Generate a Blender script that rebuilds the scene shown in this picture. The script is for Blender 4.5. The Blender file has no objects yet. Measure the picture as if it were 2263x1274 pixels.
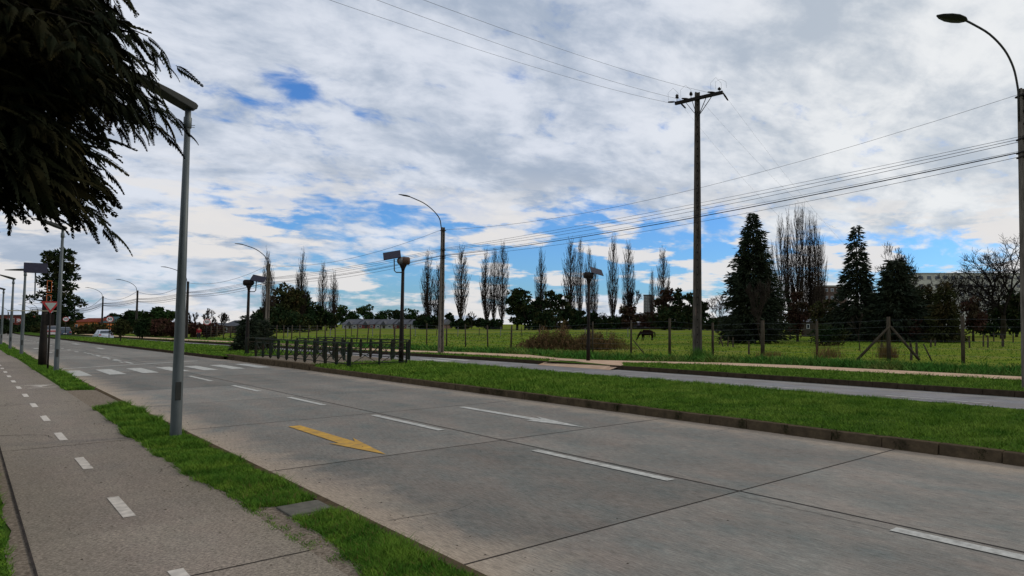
import bpy, math, random
import numpy as np
from mathutils import Vector, Matrix
R = math.radians
random.seed(7); rng = np.random.default_rng(7)
sc = bpy.context.scene
COL = sc.collection

# ------------------------------------------------------------------ camera
CAMH = 2.1
F, PX, PY, HY, VX = 1540.0, 1541.0, 637.0, 717.0, -79.0      # focal length and vanishing point measured in photo pixels
TILT = math.atan((HY-PY)/F)
YAW = math.atan((PX-VX)/(F/math.cos(TILT)))
cam = bpy.data.cameras.new('camera'); co = bpy.data.objects.new('camera', cam); COL.objects.link(co)
co.location = (0, 0, CAMH); co.rotation_euler = (R(90)+TILT, 0, -YAW)
cam.sensor_width = 36; cam.lens = F/2263*36; cam.shift_x = -(PX-1131.5)/2263
cam.clip_start = .05; cam.clip_end = 9000
sc.camera = co
FW = np.array([math.sin(YAW), math.cos(YAW)]); RT = np.array([math.cos(YAW), -math.sin(YAW)])

# ------------------------------------------------------------------ world sky, sun, exposure
SUN_EL, SUN_AZ = R(32), R(112)
w = bpy.data.worlds.new('World'); sc.world = w; w.use_nodes = True
nt = w.node_tree; nt.nodes.clear(); N = nt.nodes; L = nt.links
def nn(t, **k):
    n = N.new(t)
    for a, v in k.items(): setattr(n, a, v)
    return n
def mth(op, a, b=None, c=None, clamp=False):
    n = nn('ShaderNodeMath', operation=op); n.use_clamp = clamp
    for i, v in enumerate((a, b, c)):
        if v is None: continue
        if isinstance(v, (int, float)): n.inputs[i].default_value = v
        else: L.new(v, n.inputs[i])
    return n.outputs[0]
def mixc(f, a, b, mode='MIX'):
    n = nn('ShaderNodeMix', data_type='RGBA', blend_type=mode)
    for s, v in ((n.inputs[0], f), (n.inputs[6], a), (n.inputs[7], b)):
        if isinstance(v, (int, float)): s.default_value = v
        elif isinstance(v, tuple): s.default_value = (*v, 1)
        else: L.new(v, s)
    return n.outputs[2]
def smooth(v, a, b):
    n = nn('ShaderNodeMapRange', interpolation_type='SMOOTHSTEP'); L.new(v, n.inputs[0])
    n.inputs[1].default_value = a; n.inputs[2].default_value = b
    return n.outputs[0]
def skydir(px, py):
    cx = (px-PX)/F; cy = -(py-PY)/F
    fw = math.cos(TILT)-cy*math.sin(TILT); up = math.sin(TILT)+cy*math.cos(TILT)
    return Vector((FW[0]*fw+RT[0]*cx, FW[1]*fw+RT[1]*cx, up)).normalized()
tc = nn('ShaderNodeTexCoord'); sp = nn('ShaderNodeSeparateXYZ'); L.new(tc.outputs['Generated'], sp.inputs[0])
zc = mth('MAXIMUM', sp.outputs[2], 0.0)
zz_ = mth('ADD', zc, 0.30)
cb = nn('ShaderNodeCombineXYZ'); L.new(mth('DIVIDE', sp.outputs[0], zz_), cb.inputs[0]); L.new(mth('DIVIDE', sp.outputs[1], zz_), cb.inputs[1])
def noise(scale, detail, rough, dist=0, off=(0,0,0), stretch=(1,1,1), rot=0):
    mp = nn('ShaderNodeMapping'); L.new(cb.outputs[0], mp.inputs[0]); mp.inputs[1].default_value = off; mp.inputs[3].default_value = stretch
    mp.inputs[2].default_value = (0, 0, rot)
    n = nn('ShaderNodeTexNoise'); L.new(mp.outputs[0], n.inputs[0])
    n.inputs['Scale'].default_value = scale; n.inputs['Detail'].default_value = detail; n.inputs['Roughness'].default_value = rough; n.inputs['Distortion'].default_value = dist
    return n.outputs[0]
cover = noise(2.0, 9, .56, .2, (2.3, .4, 0), (1, 1, 1), .3)
shade = noise(3.6, 9, .60, .25, (5.1, 3.2, 1.0), (1, 1.15, 1), .6)
fine = noise(11, 9, .58, .25, (1.2, 7.7, 0), (1, 1.2, 1), .5)
# where the cloud deck is broken, as directions of the sky with their angular size
holes = [(650, 195, .045, .30), (560, 230, .07, .20), (770, 235, .06, .18), (400, 500, .07, .20), (600, 490, .09, .32), (860, 480, .10, .30), (720, 500, .08, .28),
         (1010, 495, .10, .34), (620, 560, .10, .14), (870, 620, .16, .32), (1100, 590, .17, .40), (1300, 560, .17, .44), (1480, 590, .17, .42),
         (1200, 500, .08, .30), (1420, 500, .07, .30), (1600, 500, .09, .28), (1830, 570, .10, .32), (2050, 590, .13, .40), (2140, 620, .10, .24), (400, 640, .12, .10), (1900, 440, .05, .10)]
acc = None
for (hx, hy, s, a) in holes:
    d = skydir(hx, hy)
    sb = nn('ShaderNodeVectorMath', operation='SUBTRACT'); L.new(tc.outputs['Generated'], sb.inputs[0]); sb.inputs[1].default_value = d
    sm = nn('ShaderNodeVectorMath', operation='MULTIPLY'); L.new(sb.outputs[0], sm.inputs[0]); sm.inputs[1].default_value = (1, 1, 2.4)
    ln = nn('ShaderNodeVectorMath', operation='LENGTH'); L.new(sm.outputs[0], ln.inputs[0])
    q = mth('DIVIDE', ln.outputs['Value'], s*1.0)
    e = mth('MULTIPLY', mth('EXPONENT', mth('MULTIPLY', mth('MULTIPLY', q, q), -1.0)), a)
    acc = e if acc is None else mth('MAXIMUM', acc, e)
cv = mth('SUBTRACT', mth('ADD', mth('MULTIPLY', cover, .55), mth('MULTIPLY', fine, .62)), acc)
mask = smooth(cv, .27, .50)
# low cumulus banks towards the horizon: puffs laid out by bearing and height
cb2 = nn('ShaderNodeCombineXYZ'); az = mth('ARCTAN2', sp.outputs[0], sp.outputs[1]); L.new(mth('MULTIPLY', az, 3.2), cb2.inputs[0]); L.new(mth('MULTIPLY', sp.outputs[2], 13.0), cb2.inputs[1])
pn = nn('ShaderNodeTexNoise'); L.new(cb2.outputs[0], pn.inputs[0]); pn.inputs['Scale'].default_value = 2.1; pn.inputs['Detail'].default_value = 9; pn.inputs['Roughness'].default_value = .58
low = mth('MULTIPLY', smooth(pn.outputs[0], .49, .56), mth('SUBTRACT', 1.0, smooth(sp.outputs[2], .12, .22)))
low = mth('MULTIPLY', low, .95)
sky = nn('ShaderNodeTexSky', sky_type='NISHITA'); sky.sun_disc = False; sky.sun_elevation = SUN_EL; sky.sun_rotation = SUN_AZ
sky.air_density = 1.0; sky.dust_density = .6; sky.ozone_density = 2.0
blue = mixc(1.0, sky.outputs[0], (.50, .90, 1.45), 'MULTIPLY')
t = mth('ADD', mth('MULTIPLY', shade, .74), mth('MULTIPLY', fine, .26))
tone = smooth(t, .36, .62)
# brighter, warmer veil of cloud where the hidden sun stands
sd = skydir(2330, 380)
dt = nn('ShaderNodeVectorMath', operation='DOT_PRODUCT'); L.new(tc.outputs['Generated'], dt.inputs[0]); dt.inputs[1].default_value = sd
glow = smooth(dt.outputs['Value'], .80, 1.0)
c_dark = (3.9, 4.6, 5.7); c_lite = (7.3, 7.7, 8.5)
cl = mixc(tone, c_dark, c_lite)
cl = mixc(mth('MULTIPLY', glow, .55), cl, mixc(tone, (6.0, 6.4, 6.6), (9.6, 9.5, 8.9)))
out = mixc(mth('MULTIPLY', mask, .97), blue, cl)
out = mixc(low, out, (7.9, 7.7, 7.6))
bg = nn('ShaderNodeBackground'); L.new(out, bg.inputs[0]); bg.inputs[1].default_value = .1
wo = nn('ShaderNodeOutputWorld'); L.new(bg.outputs[0], wo.inputs[0])
sl = bpy.data.lights.new('sun', 'SUN'); sl.energy = 1.4; sl.angle = R(14); sl.color = (1, .90, .76)
so = bpy.data.objects.new('sun', sl); COL.objects.link(so)
sv = Vector((math.sin(SUN_AZ)*math.cos(SUN_EL), math.cos(SUN_AZ)*math.cos(SUN_EL), math.sin(SUN_EL)))
so.rotation_euler = sv.to_track_quat('Z', 'Y').to_euler()
sc.view_settings.view_transform = 'Standard'; sc.view_settings.look = 'None'; sc.view_settings.exposure = 0; sc.view_settings.gamma = 1
sc.cycles.max_bounces = 6; sc.cycles.diffuse_bounces = 2; sc.cycles.transparent_max_bounces = 8

# ------------------------------------------------------------------ placing helpers (photo pixel -> point of the place)
def ray(px, py):
    cx = (px-PX)/F; cy = -(py-PY)/F
    fw = math.cos(TILT)-cy*math.sin(TILT); up = math.sin(TILT)+cy*math.cos(TILT)
    return fw, cx, up
def G(px, py, z=0.0):
    fw, cx, up = ray(px, py); s = (z-CAMH)/up
    p = (FW*fw+RT*cx)*s; return (float(p[0]), float(p[1]))
def dp(px, D, py=720):
    fw, cx, up = ray(px, py); p = (FW*fw+RT*cx)*(D/fw); return (float(p[0]), float(p[1]))
def zz(px, py, D):
    fw, cx, up = ray(px, py); return CAMH+up*D/fw
def depth(x, y): return x*FW[0]+y*FW[1]
def pxof(x, y): return PX+F/math.cos(TILT)*(x*RT[0]+y*RT[1])/max(depth(x, y), 1e-3)
def sstep(v, a, b):
    t = np.clip((v-a)/(b-a), 0, 1); return t*t*(3-2*t)
def zf(x, y):
    D = x*FW[0]+y*FW[1]; lat = x*RT[0]+y*RT[1]; p = PX+F*lat/np.maximum(D, 1)
    return -.1+.75*sstep(D, 70, 210)*sstep(p, 350, 620)*(1-.8*sstep(p, 1500, 1800))
def warp(x, y):      # the far carriageway bends gently towards the near one beyond the crossing
    yy = np.clip(y, 40, 200)-40; return x-.0025*(x-3)*yy

# ------------------------------------------------------------------ mesh helpers
class MB:
    def __init__(s): s.v = []; s.f = []
    def add(s, vs, fs):
        o = len(s.v); s.v += [tuple(v) for v in vs]; s.f += [tuple(i+o for i in f) for f in fs]; return s
    def box(s, c, d, rz=0, mat=None):
        hx, hy, hz = d[0]/2, d[1]/2, d[2]/2
        vs = [Vector((x, y, z)) for z in (-hz, hz) for y in (-hy, hy) for x in (-hx, hx)]
        m = mat or Matrix.Rotation(rz, 3, 'Z'); c = Vector(c)
        s.add([m@v+c for v in vs], [(0,2,3,1),(4,5,7,6),(0,1,5,4),(2,6,7,3),(1,3,7,5),(0,4,6,2)]); return s
    def tube(s, pts, rad, n=8, cap=True):
        pts = [Vector(p) for p in pts]; m = len(pts)
        if isinstance(rad, (int, float)): rad = [rad]*m
        o = len(s.v); pr = None
        for i, p in enumerate(pts):
            d = (pts[min(i+1, m-1)]-pts[max(i-1, 0)]).normalized()
            if pr is None: a = d.orthogonal().normalized()
            else: a = (pr-d*pr.dot(d)).normalized()
            pr = a; b = d.cross(a)
            for k in range(n):
                t = 2*math.pi*k/n; s.v.append(tuple(p+(a*math.cos(t)+b*math.sin(t))*rad[i]))
        for i in range(m-1):
            for k in range(n):
                k2 = (k+1) % n; s.f.append((o+i*n+k, o+i*n+k2, o+(i+1)*n+k2, o+(i+1)*n+k))
        if cap:
            s.f.append(tuple(o+k for k in reversed(range(n)))); s.f.append(tuple(o+(m-1)*n+k for k in range(n)))
        return s
    def bar(s, p0, p1, w, t=None, up=(0,0,1)):
        p0, p1 = Vector(p0), Vector(p1); d = p1-p0; l = d.length; d.normalize(); u = Vector(up)
        if abs(d.dot(u)) > .98: u = Vector((1,0,0))
        a = d.cross(u).normalized(); b = a.cross(d)
        s.box((p0+p1)/2, (l, w, t or w), mat=Matrix((d, a, b)).transposed()); return s
    def lathe(s, prof, c=(0,0,0), n=16):
        o = len(s.v); m = len(prof)
        for (r, z) in prof:
            for k in range(n):
                t = 2*math.pi*k/n; s.v.append((c[0]+r*math.cos(t), c[1]+r*math.sin(t), c[2]+z))
        for i in range(m-1):
            for k in range(n):
                k2 = (k+1) % n; s.f.append((o+i*n+k, o+i*n+k2, o+(i+1)*n+k2, o+(i+1)*n+k))
        s.f.append(tuple(o+k for k in reversed(range(n)))); s.f.append(tuple(o+(m-1)*n+k for k in range(n)))
        return s
    def prism(s, poly, y0, y1):      # polygon in xz, extruded along y
        n = len(poly); vs = [(p[0], y0, p[1]) for p in poly]+[(p[0], y1, p[1]) for p in poly]
        s.add(vs, [tuple(range(n)), tuple(range(2*n-1, n-1, -1))]+[(i, i+n, (i+1) % n+n, (i+1) % n) for i in range(n)]); return s
    def build(s, name, m, parent=None, smooth=False, bevel=0):
        me = bpy.data.meshes.new(name); me.from_pydata(s.v, [], s.f); me.update()
        if smooth: me.shade_smooth()
        me.materials.append(m); o = bpy.data.objects.new(name, me); COL.objects.link(o)
        if parent: o.parent = parent
        if bevel:
            b = o.modifiers.new('bevel', 'BEVEL'); b.width = bevel; b.segments = 2; b.limit_method = 'ANGLE'
        return o
def npmesh(name, V, Fa, m, parent=None):
    V = np.asarray(V, np.float32).reshape(-1, 3); Fa = np.asarray(Fa, np.int32); k = Fa.shape[1]
    me = bpy.data.meshes.new(name); me.vertices.add(len(V)); me.vertices.foreach_set('co', V.ravel())
    me.loops.add(Fa.size); me.loops.foreach_set('vertex_index', Fa.ravel())
    me.polygons.add(len(Fa)); me.polygons.foreach_set('loop_start', np.arange(0, Fa.size, k, dtype=np.int32))
    me.update(calc_edges=True); me.validate()
    me.materials.append(m); o = bpy.data.objects.new(name, me); COL.objects.link(o)
    if parent: o.parent = parent
    return o
def thing(name, label, cat, loc=(0,0,0), rz=0, group=None):
    o = bpy.data.objects.new(name, None); COL.objects.link(o); o.location = loc; o.rotation_euler = (0, 0, rz)
    o.empty_display_size = .2; return tag(o, label, cat, group)
def tag(o, label, cat, group=None, kind=None):
    o['label'] = label; o['category'] = cat
    if group: o['group'] = group
    if kind: o['kind'] = kind
    return o
def struct(o, label=None):
    o['kind'] = 'structure'
    if label: o['label'] = label
    return o
def dup(root, loc, rz, label, group=None, scale=1, sz=None):
    r = root.copy(); COL.objects.link(r); r.location = loc; r.rotation_euler = (0, 0, rz)
    r.scale = (scale, scale, sz or scale); r['label'] = label
    if group: r['group'] = group
    for ch in list(root.children):
        c = ch.copy(); COL.objects.link(c); c.parent = r
        for g in ch.children:
            d = g.copy(); COL.objects.link(d); d.parent = c
    return r

# ------------------------------------------------------------------ materials
def mat(name, c1, c2=None, scale=3.0, rough=.8, metal=0, bump=0, bscale=40, detail=5, spec=None, stretch=(1,1,1), c3=None, s3=.4):
    m = bpy.data.materials.new(name); m.use_nodes = True; n = m.node_tree.nodes; l = m.node_tree.links
    b = n['Principled BSDF']; b.inputs['Roughness'].default_value = rough; b.inputs['Metallic'].default_value = metal
    b.inputs['Specular IOR Level'].default_value = (0.0 if rough >= .8 else .3) if spec is None else spec
    b.inputs['Base Color'].default_value = (*c1, 1)
    if c2 or bump:
        t = n.new('ShaderNodeTexCoord'); mp = n.new('ShaderNodeMapping'); l.new(t.outputs['Object'], mp.inputs[0]); mp.inputs[3].default_value = stretch
    if c2:
        x = n.new('ShaderNodeTexNoise'); l.new(mp.outputs[0], x.inputs[0]); x.inputs['Scale'].default_value = scale; x.inputs['Detail'].default_value = detail; x.inputs['Roughness'].default_value = .65
        r = n.new('ShaderNodeMapRange'); l.new(x.outputs[0], r.inputs[0]); r.inputs[1].default_value = .34; r.inputs[2].default_value = .66
        mx = n.new('ShaderNodeMix'); mx.data_type = 'RGBA'; l.new(r.outputs[0], mx.inputs[0]); mx.inputs[6].default_value = (*c1, 1); mx.inputs[7].default_value = (*c2, 1)
        o = mx.outputs[2]
        if c3:
            x3 = n.new('ShaderNodeTexNoise'); l.new(t.outputs['Object'], x3.inputs[0]); x3.inputs['Scale'].default_value = s3; x3.inputs['Detail'].default_value = 3
            r3 = n.new('ShaderNodeMapRange'); l.new(x3.outputs[0], r3.inputs[0]); r3.inputs[1].default_value = .45; r3.inputs[2].default_value = .7
            m3 = n.new('ShaderNodeMix'); m3.data_type = 'RGBA'; l.new(r3.outputs[0], m3.inputs[0]); l.new(o, m3.inputs[6]); m3.inputs[7].default_value = (*c3, 1); o = m3.outputs[2]
        l.new(o, b.inputs['Base Color'])
    if bump:
        y = n.new('ShaderNodeTexNoise'); l.new(mp.outputs[0], y.inputs[0]); y.inputs['Scale'].default_value = bscale; y.inputs['Detail'].default_value = 6
        bp = n.new('ShaderNodeBump'); l.new(y.outputs[0], bp.inputs['Height']); bp.inputs['Strength'].default_value = bump; bp.inputs['Distance'].default_value = .02
        l.new(bp.outputs[0], b.inputs['Normal'])
    return m
def slab_mat(name, base, alt, tan, xe0, xe1, xj, slab, broom=(60, 3, 1), warm=(.2,.16,.13), speck=.35, edge=.9):
    """cast concrete: each slab has its own tone, tyre-wear streaks along the lane, dusty tan gutters, broom texture"""
    m = bpy.data.materials.new(name); m.use_nodes = True; n = m.node_tree.nodes; l = m.node_tree.links; b = n['Principled BSDF']
    b.inputs['Roughness'].default_value = .85; b.inputs['Specular IOR Level'].default_value = .06
    def nd(t, **k):
        q = n.new(t)
        for a, v in k.items(): setattr(q, a, v)
        return q
    def ma(op, a, c=None, cl=False):
        q = nd('ShaderNodeMath', operation=op); q.use_clamp = cl
        for i, v in enumerate((a, c)):
            if v is None: continue
            if isinstance(v, (int, float)): q.inputs[i].default_value = v
            else: l.new(v, q.inputs[i])
        return q.outputs[0]
    def mix(f, a, c, mode='MIX'):
        q = nd('ShaderNodeMix', data_type='RGBA', blend_type=mode)
        for s, v in ((q.inputs[0], f), (q.inputs[6], a), (q.inputs[7], c)):
            if isinstance(v, (int, float)): s.default_value = v
            elif isinstance(v, tuple): s.default_value = (*v, 1)
            else: l.new(v, s)
        return q.outputs[2]
    t = nd('ShaderNodeTexCoord'); s = nd('ShaderNodeSeparateXYZ'); l.new(t.outputs['Object'], s.inputs[0]); X, Y = s.outputs[0], s.outputs[1]
    def nz(scale, det, st=(1,1,1), ro=.6, lo=.35, hi=.65):
        mp = nd('ShaderNodeMapping'); l.new(t.outputs['Object'], mp.inputs[0]); mp.inputs[3].default_value = st
        q = nd('ShaderNodeTexNoise'); l.new(mp.outputs[0], q.inputs[0]); q.inputs['Scale'].default_value = scale; q.inputs['Detail'].default_value = det; q.inputs['Roughness'].default_value = ro
        r = nd('ShaderNodeMapRange'); l.new(q.outputs[0], r.inputs[0]); r.inputs[1].default_value = lo; r.inputs[2].default_value = hi
        return r.outputs[0]
    wn = nd('ShaderNodeTexWhiteNoise', noise_dimensions='2D'); cbn = nd('ShaderNodeCombineXYZ')
    l.new(ma('FLOOR', ma('DIVIDE', ma('SUBTRACT', Y, .15), slab)), cbn.inputs[1]); l.new(ma('GREATER_THAN', X, xj), cbn.inputs[0]); l.new(cbn.outputs[0], wn.inputs[0])
    c = mix(nz(.8, 8, (1, .6, 1), .7), base, alt)
    c = mix(ma('MULTIPLY', nz(1.3, 8, (1.6, .5, 1), .7), .6), c, warm)
    tr = ma('ADD', ma('MULTIPLY', ma('COSINE', ma('MULTIPLY', ma('SUBTRACT', X, 4.15), 3.5)), .045), ma('MULTIPLY', nz(2.2, 7, (1, .12, 1), .75), .10))
    sv = ma('SUBTRACT', ma('ADD', ma('MULTIPLY', wn.outputs[0], .30), .87), tr)
    cc = nd('ShaderNodeCombineColor'); [l.new(sv, cc.inputs[i]) for i in range(3)]
    c = mix(1.0, c, cc.outputs[0], 'MULTIPLY')
    # gutters
    wob = ma('MULTIPLY', nz(.8, 4), .7)
    e0 = ma('SUBTRACT', 1.0, ma('DIVIDE', ma('SUBTRACT', X, xe0), ma('ADD', wob, .45)), True)
    e1 = ma('SUBTRACT', 1.0, ma('DIVIDE', ma('SUBTRACT', xe1, X), ma('ADD', wob, .45)), True)
    c = mix(ma('MULTIPLY', ma('MAXIMUM', e0, e1), edge), c, tan)
    # broom lines and grit
    bl = nz(1.0, 5, broom, .7, .36, .64); gr = ma('ADD', ma('MULTIPLY', nz(34, 6, (1,1,1), .85, .3, .7), .7), ma('MULTIPLY', nz(9, 7, (1,.45,1), .8, .3, .7), .3))
    g = ma('ADD', ma('MULTIPLY', ma('ADD', bl, gr), speck), 1-speck)
    cc2 = nd('ShaderNodeCombineColor'); [l.new(g, cc2.inputs[i]) for i in range(3)]
    c = mix(1.0, c, cc2.outputs[0], 'MULTIPLY')
    l.new(c, b.inputs['Base Color'])
    bp = nd('ShaderNodeBump'); l.new(ma('ADD', bl, gr), bp.inputs['Height']); bp.inputs['Strength'].default_value = .35; bp.inputs['Distance'].default_value = .006
    l.new(bp.outputs[0], b.inputs['Normal'])
    return m
ROAD = slab_mat('road_concrete', (.135,.15,.138), (.225,.21,.18), (.38,.30,.22), 3.05, 10.85, 6.8, 5.6, (70, 5, 1), (.235,.185,.15), .6, .9)
FROAD = slab_mat('far_road_concrete', (.19,.195,.205), (.25,.245,.245), (.32,.30,.26), 16.8, 22.9, 19.9, 5.6, (70, 5, 1))
PATH = slab_mat('path_concrete', (.185,.16,.13), (.24,.205,.16), (.22,.185,.135), .5, 2.25, -9, 9.1, (34, 46, 1), (.23,.18,.145), .95, .5)
FPATH = mat('tan_path', (.42,.28,.19), (.54,.39,.27), 1.2, .9, bump=.2)
JOINT = mat('joint_tar', (.03,.028,.025), (.06,.05,.045), 5, .9)
WHITE = mat('worn_white_paint', (.56,.55,.50), (.30,.29,.26), 7, .8, detail=12)
WHITE2 = mat('path_white_paint', (.64,.58,.50), (.42,.38,.33), 9, .8, detail=12)
YELLOW = mat('worn_yellow_paint', (.62,.36,.075), (.33,.22,.10), 4.5, .8, detail=12)
KERB = mat('kerb_stone', (.105,.078,.048), (.055,.042,.028), 5, .9, bump=.5, bscale=25)
KERBD = mat('kerb_weathered', (.06,.044,.03), (.035,.026,.018), 4, .9, bump=.5, bscale=25)
GRAVEL = mat('gravel_edging', (.30,.245,.185), (.10,.08,.06), 30, .95, bump=.8, bscale=60)
SOIL = mat('soil_turf', (.05,.10,.015), (.032,.06,.012), 2.5, .95, bump=.6, bscale=30, c3=(.065,.10,.018), s3=.5)
FIELD = mat('field_turf', (.165,.205,.025), (.065,.105,.015), .8, .95, bump=.8, bscale=6, c3=(.17,.17,.04), s3=.09, detail=12)
GRASS = mat('grass_blades', (.125,.215,.022), (.05,.125,.013), 2.6, .8, c3=(.17,.25,.035), s3=1.1, spec=.04)
GRASS2 = mat('grass_blades_fresh', (.10,.20,.022), (.04,.11,.013), 7.0, .8, c3=(.15,.25,.03), s3=2.6, spec=.04)
WEED = mat('tall_weeds', (.075,.19,.03), (.035,.10,.02), 1.1, .8, c3=(.13,.16,.04), s3=.4)
DRY = mat('dry_stalks', (.22,.13,.065), (.10,.06,.03), 3, .9, c3=(.12,.10,.03), s3=.8)
GALV = mat('galvanised_steel', (.11,.125,.125), (.075,.088,.088), 4, .5, .35, stretch=(1,1,.3))
DSTEEL = mat('dark_lamp_housing', (.035,.038,.035), (.045,.045,.04), 9, .6, .1, spec=.12)
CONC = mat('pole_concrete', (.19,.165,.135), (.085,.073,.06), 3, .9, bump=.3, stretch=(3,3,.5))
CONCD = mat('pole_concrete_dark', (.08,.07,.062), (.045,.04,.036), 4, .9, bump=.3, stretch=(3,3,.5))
GRAFF = mat('faded_red_paint', (.30,.13,.12), (.22,.15,.13), 12, .8)
BLACKM = mat('black_painted_steel', (.010,.009,.008), (.022,.016,.012), 6, .6, spec=.12)
RUST = mat('rusty_cap', (.10,.05,.025), (.05,.03,.02), 20, .7)
PANEL = mat('solar_cells', (.014,.012,.024), (.022,.02,.034), 8, .5, spec=.25)
PANELB = mat('panel_back', (.16,.155,.15), (.10,.10,.095), 8, .5)
RAILG = mat('dark_green_paint', (.012,.024,.016), (.02,.024,.016), 8, .7, c3=(.03,.02,.012), s3=3, spec=.1)
WIRE = mat('cable_black', (.02,.02,.022))
WIREG = mat('wire_grey', (.16,.17,.18))
WOOD = mat('fence_wood', (.085,.07,.05), (.04,.032,.024), 5, .9, bump=.4, stretch=(4,4,.6))
BARK = mat('bark', (.055,.045,.035), (.03,.025,.02), 8, .9, bump=.5, bscale=14)
TWIG = mat('bare_twigs', (.06,.046,.037), (.025,.02,.016), 2, .9)
TWIGD = mat('dark_twigs', (.024,.02,.017), (.014,.012,.011), 2, .9)
NEEDLE = mat('conifer_needles', (.028,.040,.020), (.013,.020,.012), 3, .8, c3=(.030,.034,.014), s3=.7, spec=.1)
NEEDLE2 = mat('cedar_fronds', (.012,.015,.006), (.005,.007,.003), 2.2, .8, c3=(.03,.024,.008), s3=1.4, spec=.05)
LEAFD = mat('dark_leaves', (.022,.040,.016), (.012,.022,.010), 1.2, .8, c3=(.045,.042,.015), s3=.35)
LEAFG = mat('green_leaves', (.030,.058,.018), (.018,.036,.012), .8, .8, c3=(.06,.075,.02), s3=.25)
LEAFB = mat('brown_leaves', (.070,.035,.025), (.040,.022,.016), 1.2, .8, c3=(.04,.04,.018), s3=.5)
LEAFO = mat('olive_foliage', (.045,.050,.018), (.025,.030,.012), 1.2, .8, c3=(.07,.045,.02), s3=.5)

# ------------------------------------------------------------------ ground, roads, paths
def strip(name, m, xs, ys, zfun, wf=True):
    V = []; nx = len(xs)
    for y in ys:
        for x in xs:
            xx = float(warp(x, y)) if wf else x
            V.append((xx, y, zfun(xx, y)))
    Fs = [(j*nx+i, j*nx+i+1, (j+1)*nx+i+1, (j+1)*nx+i) for j in range(len(ys)-1) for i in range(nx-1)]
    return struct(npmesh(name, V, Fs, m))
YR = [-60, -20, 0, 20, 40, 60, 80, 100, 120, 140, 160, 180, 200, 260, 340, 420]
YL = [-400, -60, -20, 0, 20, 40, 60, 80, 100, 120, 140, 160, 180, 200, 260, 340, 500, 800, 1400, 3000, 7000]
g = MB(); g.add([(-7000,-7000,-.7),(7000,-7000,-.7),(7000,7000,-.7),(-7000,7000,-.7)], [(0,1,2,3)]); struct(g.build('ground', FIELD))
strip('road', ROAD, [2.98, 11.0], YR, lambda x, y: 0)
strip('far_road', FROAD, [16.6, 23.1], YR, lambda x, y: -.2)
struct(MB().add([(.5,-30,.012),(2.28,-30,.012),(2.28,420,.012),(.5,420,.012)], [(0,1,2,3)]).build('cycle_path', PATH))
struct(MB().add([(-700,-200,.0),(3.0,-200,.0),(3.0,7000,.0),(-700,7000,.0)], [(0,1,2,3)]).build('near_verge', SOIL))
# gravel band left of the path, its edge uneven
rr = random.Random(3); pts = []
for k in range(60):
    y = 2+k*.8; pts.append((.36+rr.uniform(-.05, .05), y))
gm = MB(); gm.add([(x, y, .007) for x, y in pts]+[(.5, y, .007) for x, y in pts], [(i, i+60, i+61, i+1) for i in range(59)]); struct(gm.build('gravel_edge', GRAVEL))
# bare concrete spots between the grass patches of the near verge
struct(MB().add([(2.28,22.9,.009),(2.98,23.3,.009),(2.98,29.2,.009),(2.28,29.9,.009)], [(0,1,2,3)]).build('cobbled_patch', GRAVEL))
struct(MB().add([(2.28,2.0,.009),(2.46,2.0,.009),(2.46,6.0,.009),(2.56,8.38,.009),(2.98,8.38,.009),(2.98,9.1,.009),(2.62,9.1,.009),(2.36,9.4,.009),(2.28,11.5,.009)], [(0,1,2,3,4,5,6,7,8)]).build('stone_edging', GRAVEL))
struct(MB().box((2.74, 8.75, .0), (.44, .52, .06)).build('utility_cover', mat('cover_concrete', (.15,.14,.115), (.10,.095,.08), 9, .9), bevel=.01))
# near kerb: low flat blocks flush with the verge
kb = MB(); kb.box((3.02, 180, -.02), (.10, 480, .075)); struct(kb.build('near_kerb', KERB))
# median with stone kerbs
strip('median_turf', SOIL, [11.02, 12.5, 14.2, 15.7, 16.55], YR[:4]+[35], lambda x, y: .175+.04*math.sin((x-10.8)/5.8*math.pi))
strip('median_turf', SOIL, [11.02, 12.5, 14.2, 15.7, 16.55], [48]+YR[5:], lambda x, y: .175+.04*math.sin((x-10.8)/5.8*math.pi))
def kerbrow(name, x0, wid, y0, y1, z0, z1, m, blk=1.0, weeds=None):
    b = MB(); y = y0; r = random.Random(int(x0*10))
    while y < y1:
        l = blk if y < 90 else blk*6
        a = float(warp(x0, y)); c = float(warp(x0, y+l)); j = r.uniform(-.012, .012)
        zt = z1+r.uniform(-.008, .008)
        b.add([(a+j,y+.008,z0),(a+j+wid,y+.008,z0),(c+j+wid,y+l-.008,z0),(c+j,y+l-.008,z0),(a+j+.015,y+.008,zt),(a+j+wid,y+.008,zt),(c+j+wid,y+l-.008,zt),(c+j+.015,y+l-.008,zt)],
              [(0,3,2,1),(4,5,6,7),(0,1,5,4),(1,2,6,5),(2,3,7,6),(3,0,4,7)]); y += l
    return struct(b.build(name, m, bevel=.012))
kerbrow('median_kerb', 10.86, .16, -40, 35, -.05, .185, KERB)
kerbrow('median_kerb', 10.86, .16, 49.5, 400, -.05, .17, KERBD)
kerbrow('median_kerb', 16.55, .15, -40, 400, -.3, .16, KERBD)
kerbrow('far_kerb', 22.9, .15, -40, 27.5, -.3, .0, KERBD)
kerbrow('far_kerb', 22.9, .15, 33.9, 400, -.3, .0, KERBD)
# the raised crossing island: rough stone edge and a concrete floor
kb = MB(); r_ = random.Random(5); y = 34.6
while y < 49.4:
    l = r_.uniform(.7, 1.2); kb.box((10.98+.06*r_.random()-.05+.03*(y > 44)*(y-44), y+l/2, .11), (.30, l-.03, .34)); y += l
struct(kb.build('island_kerb', KERB, bevel=.03))
struct(MB().box((13.8, 41.6, .06), (5.5, 13.6, .24)).build('island_floor', GRAVEL))
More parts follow.
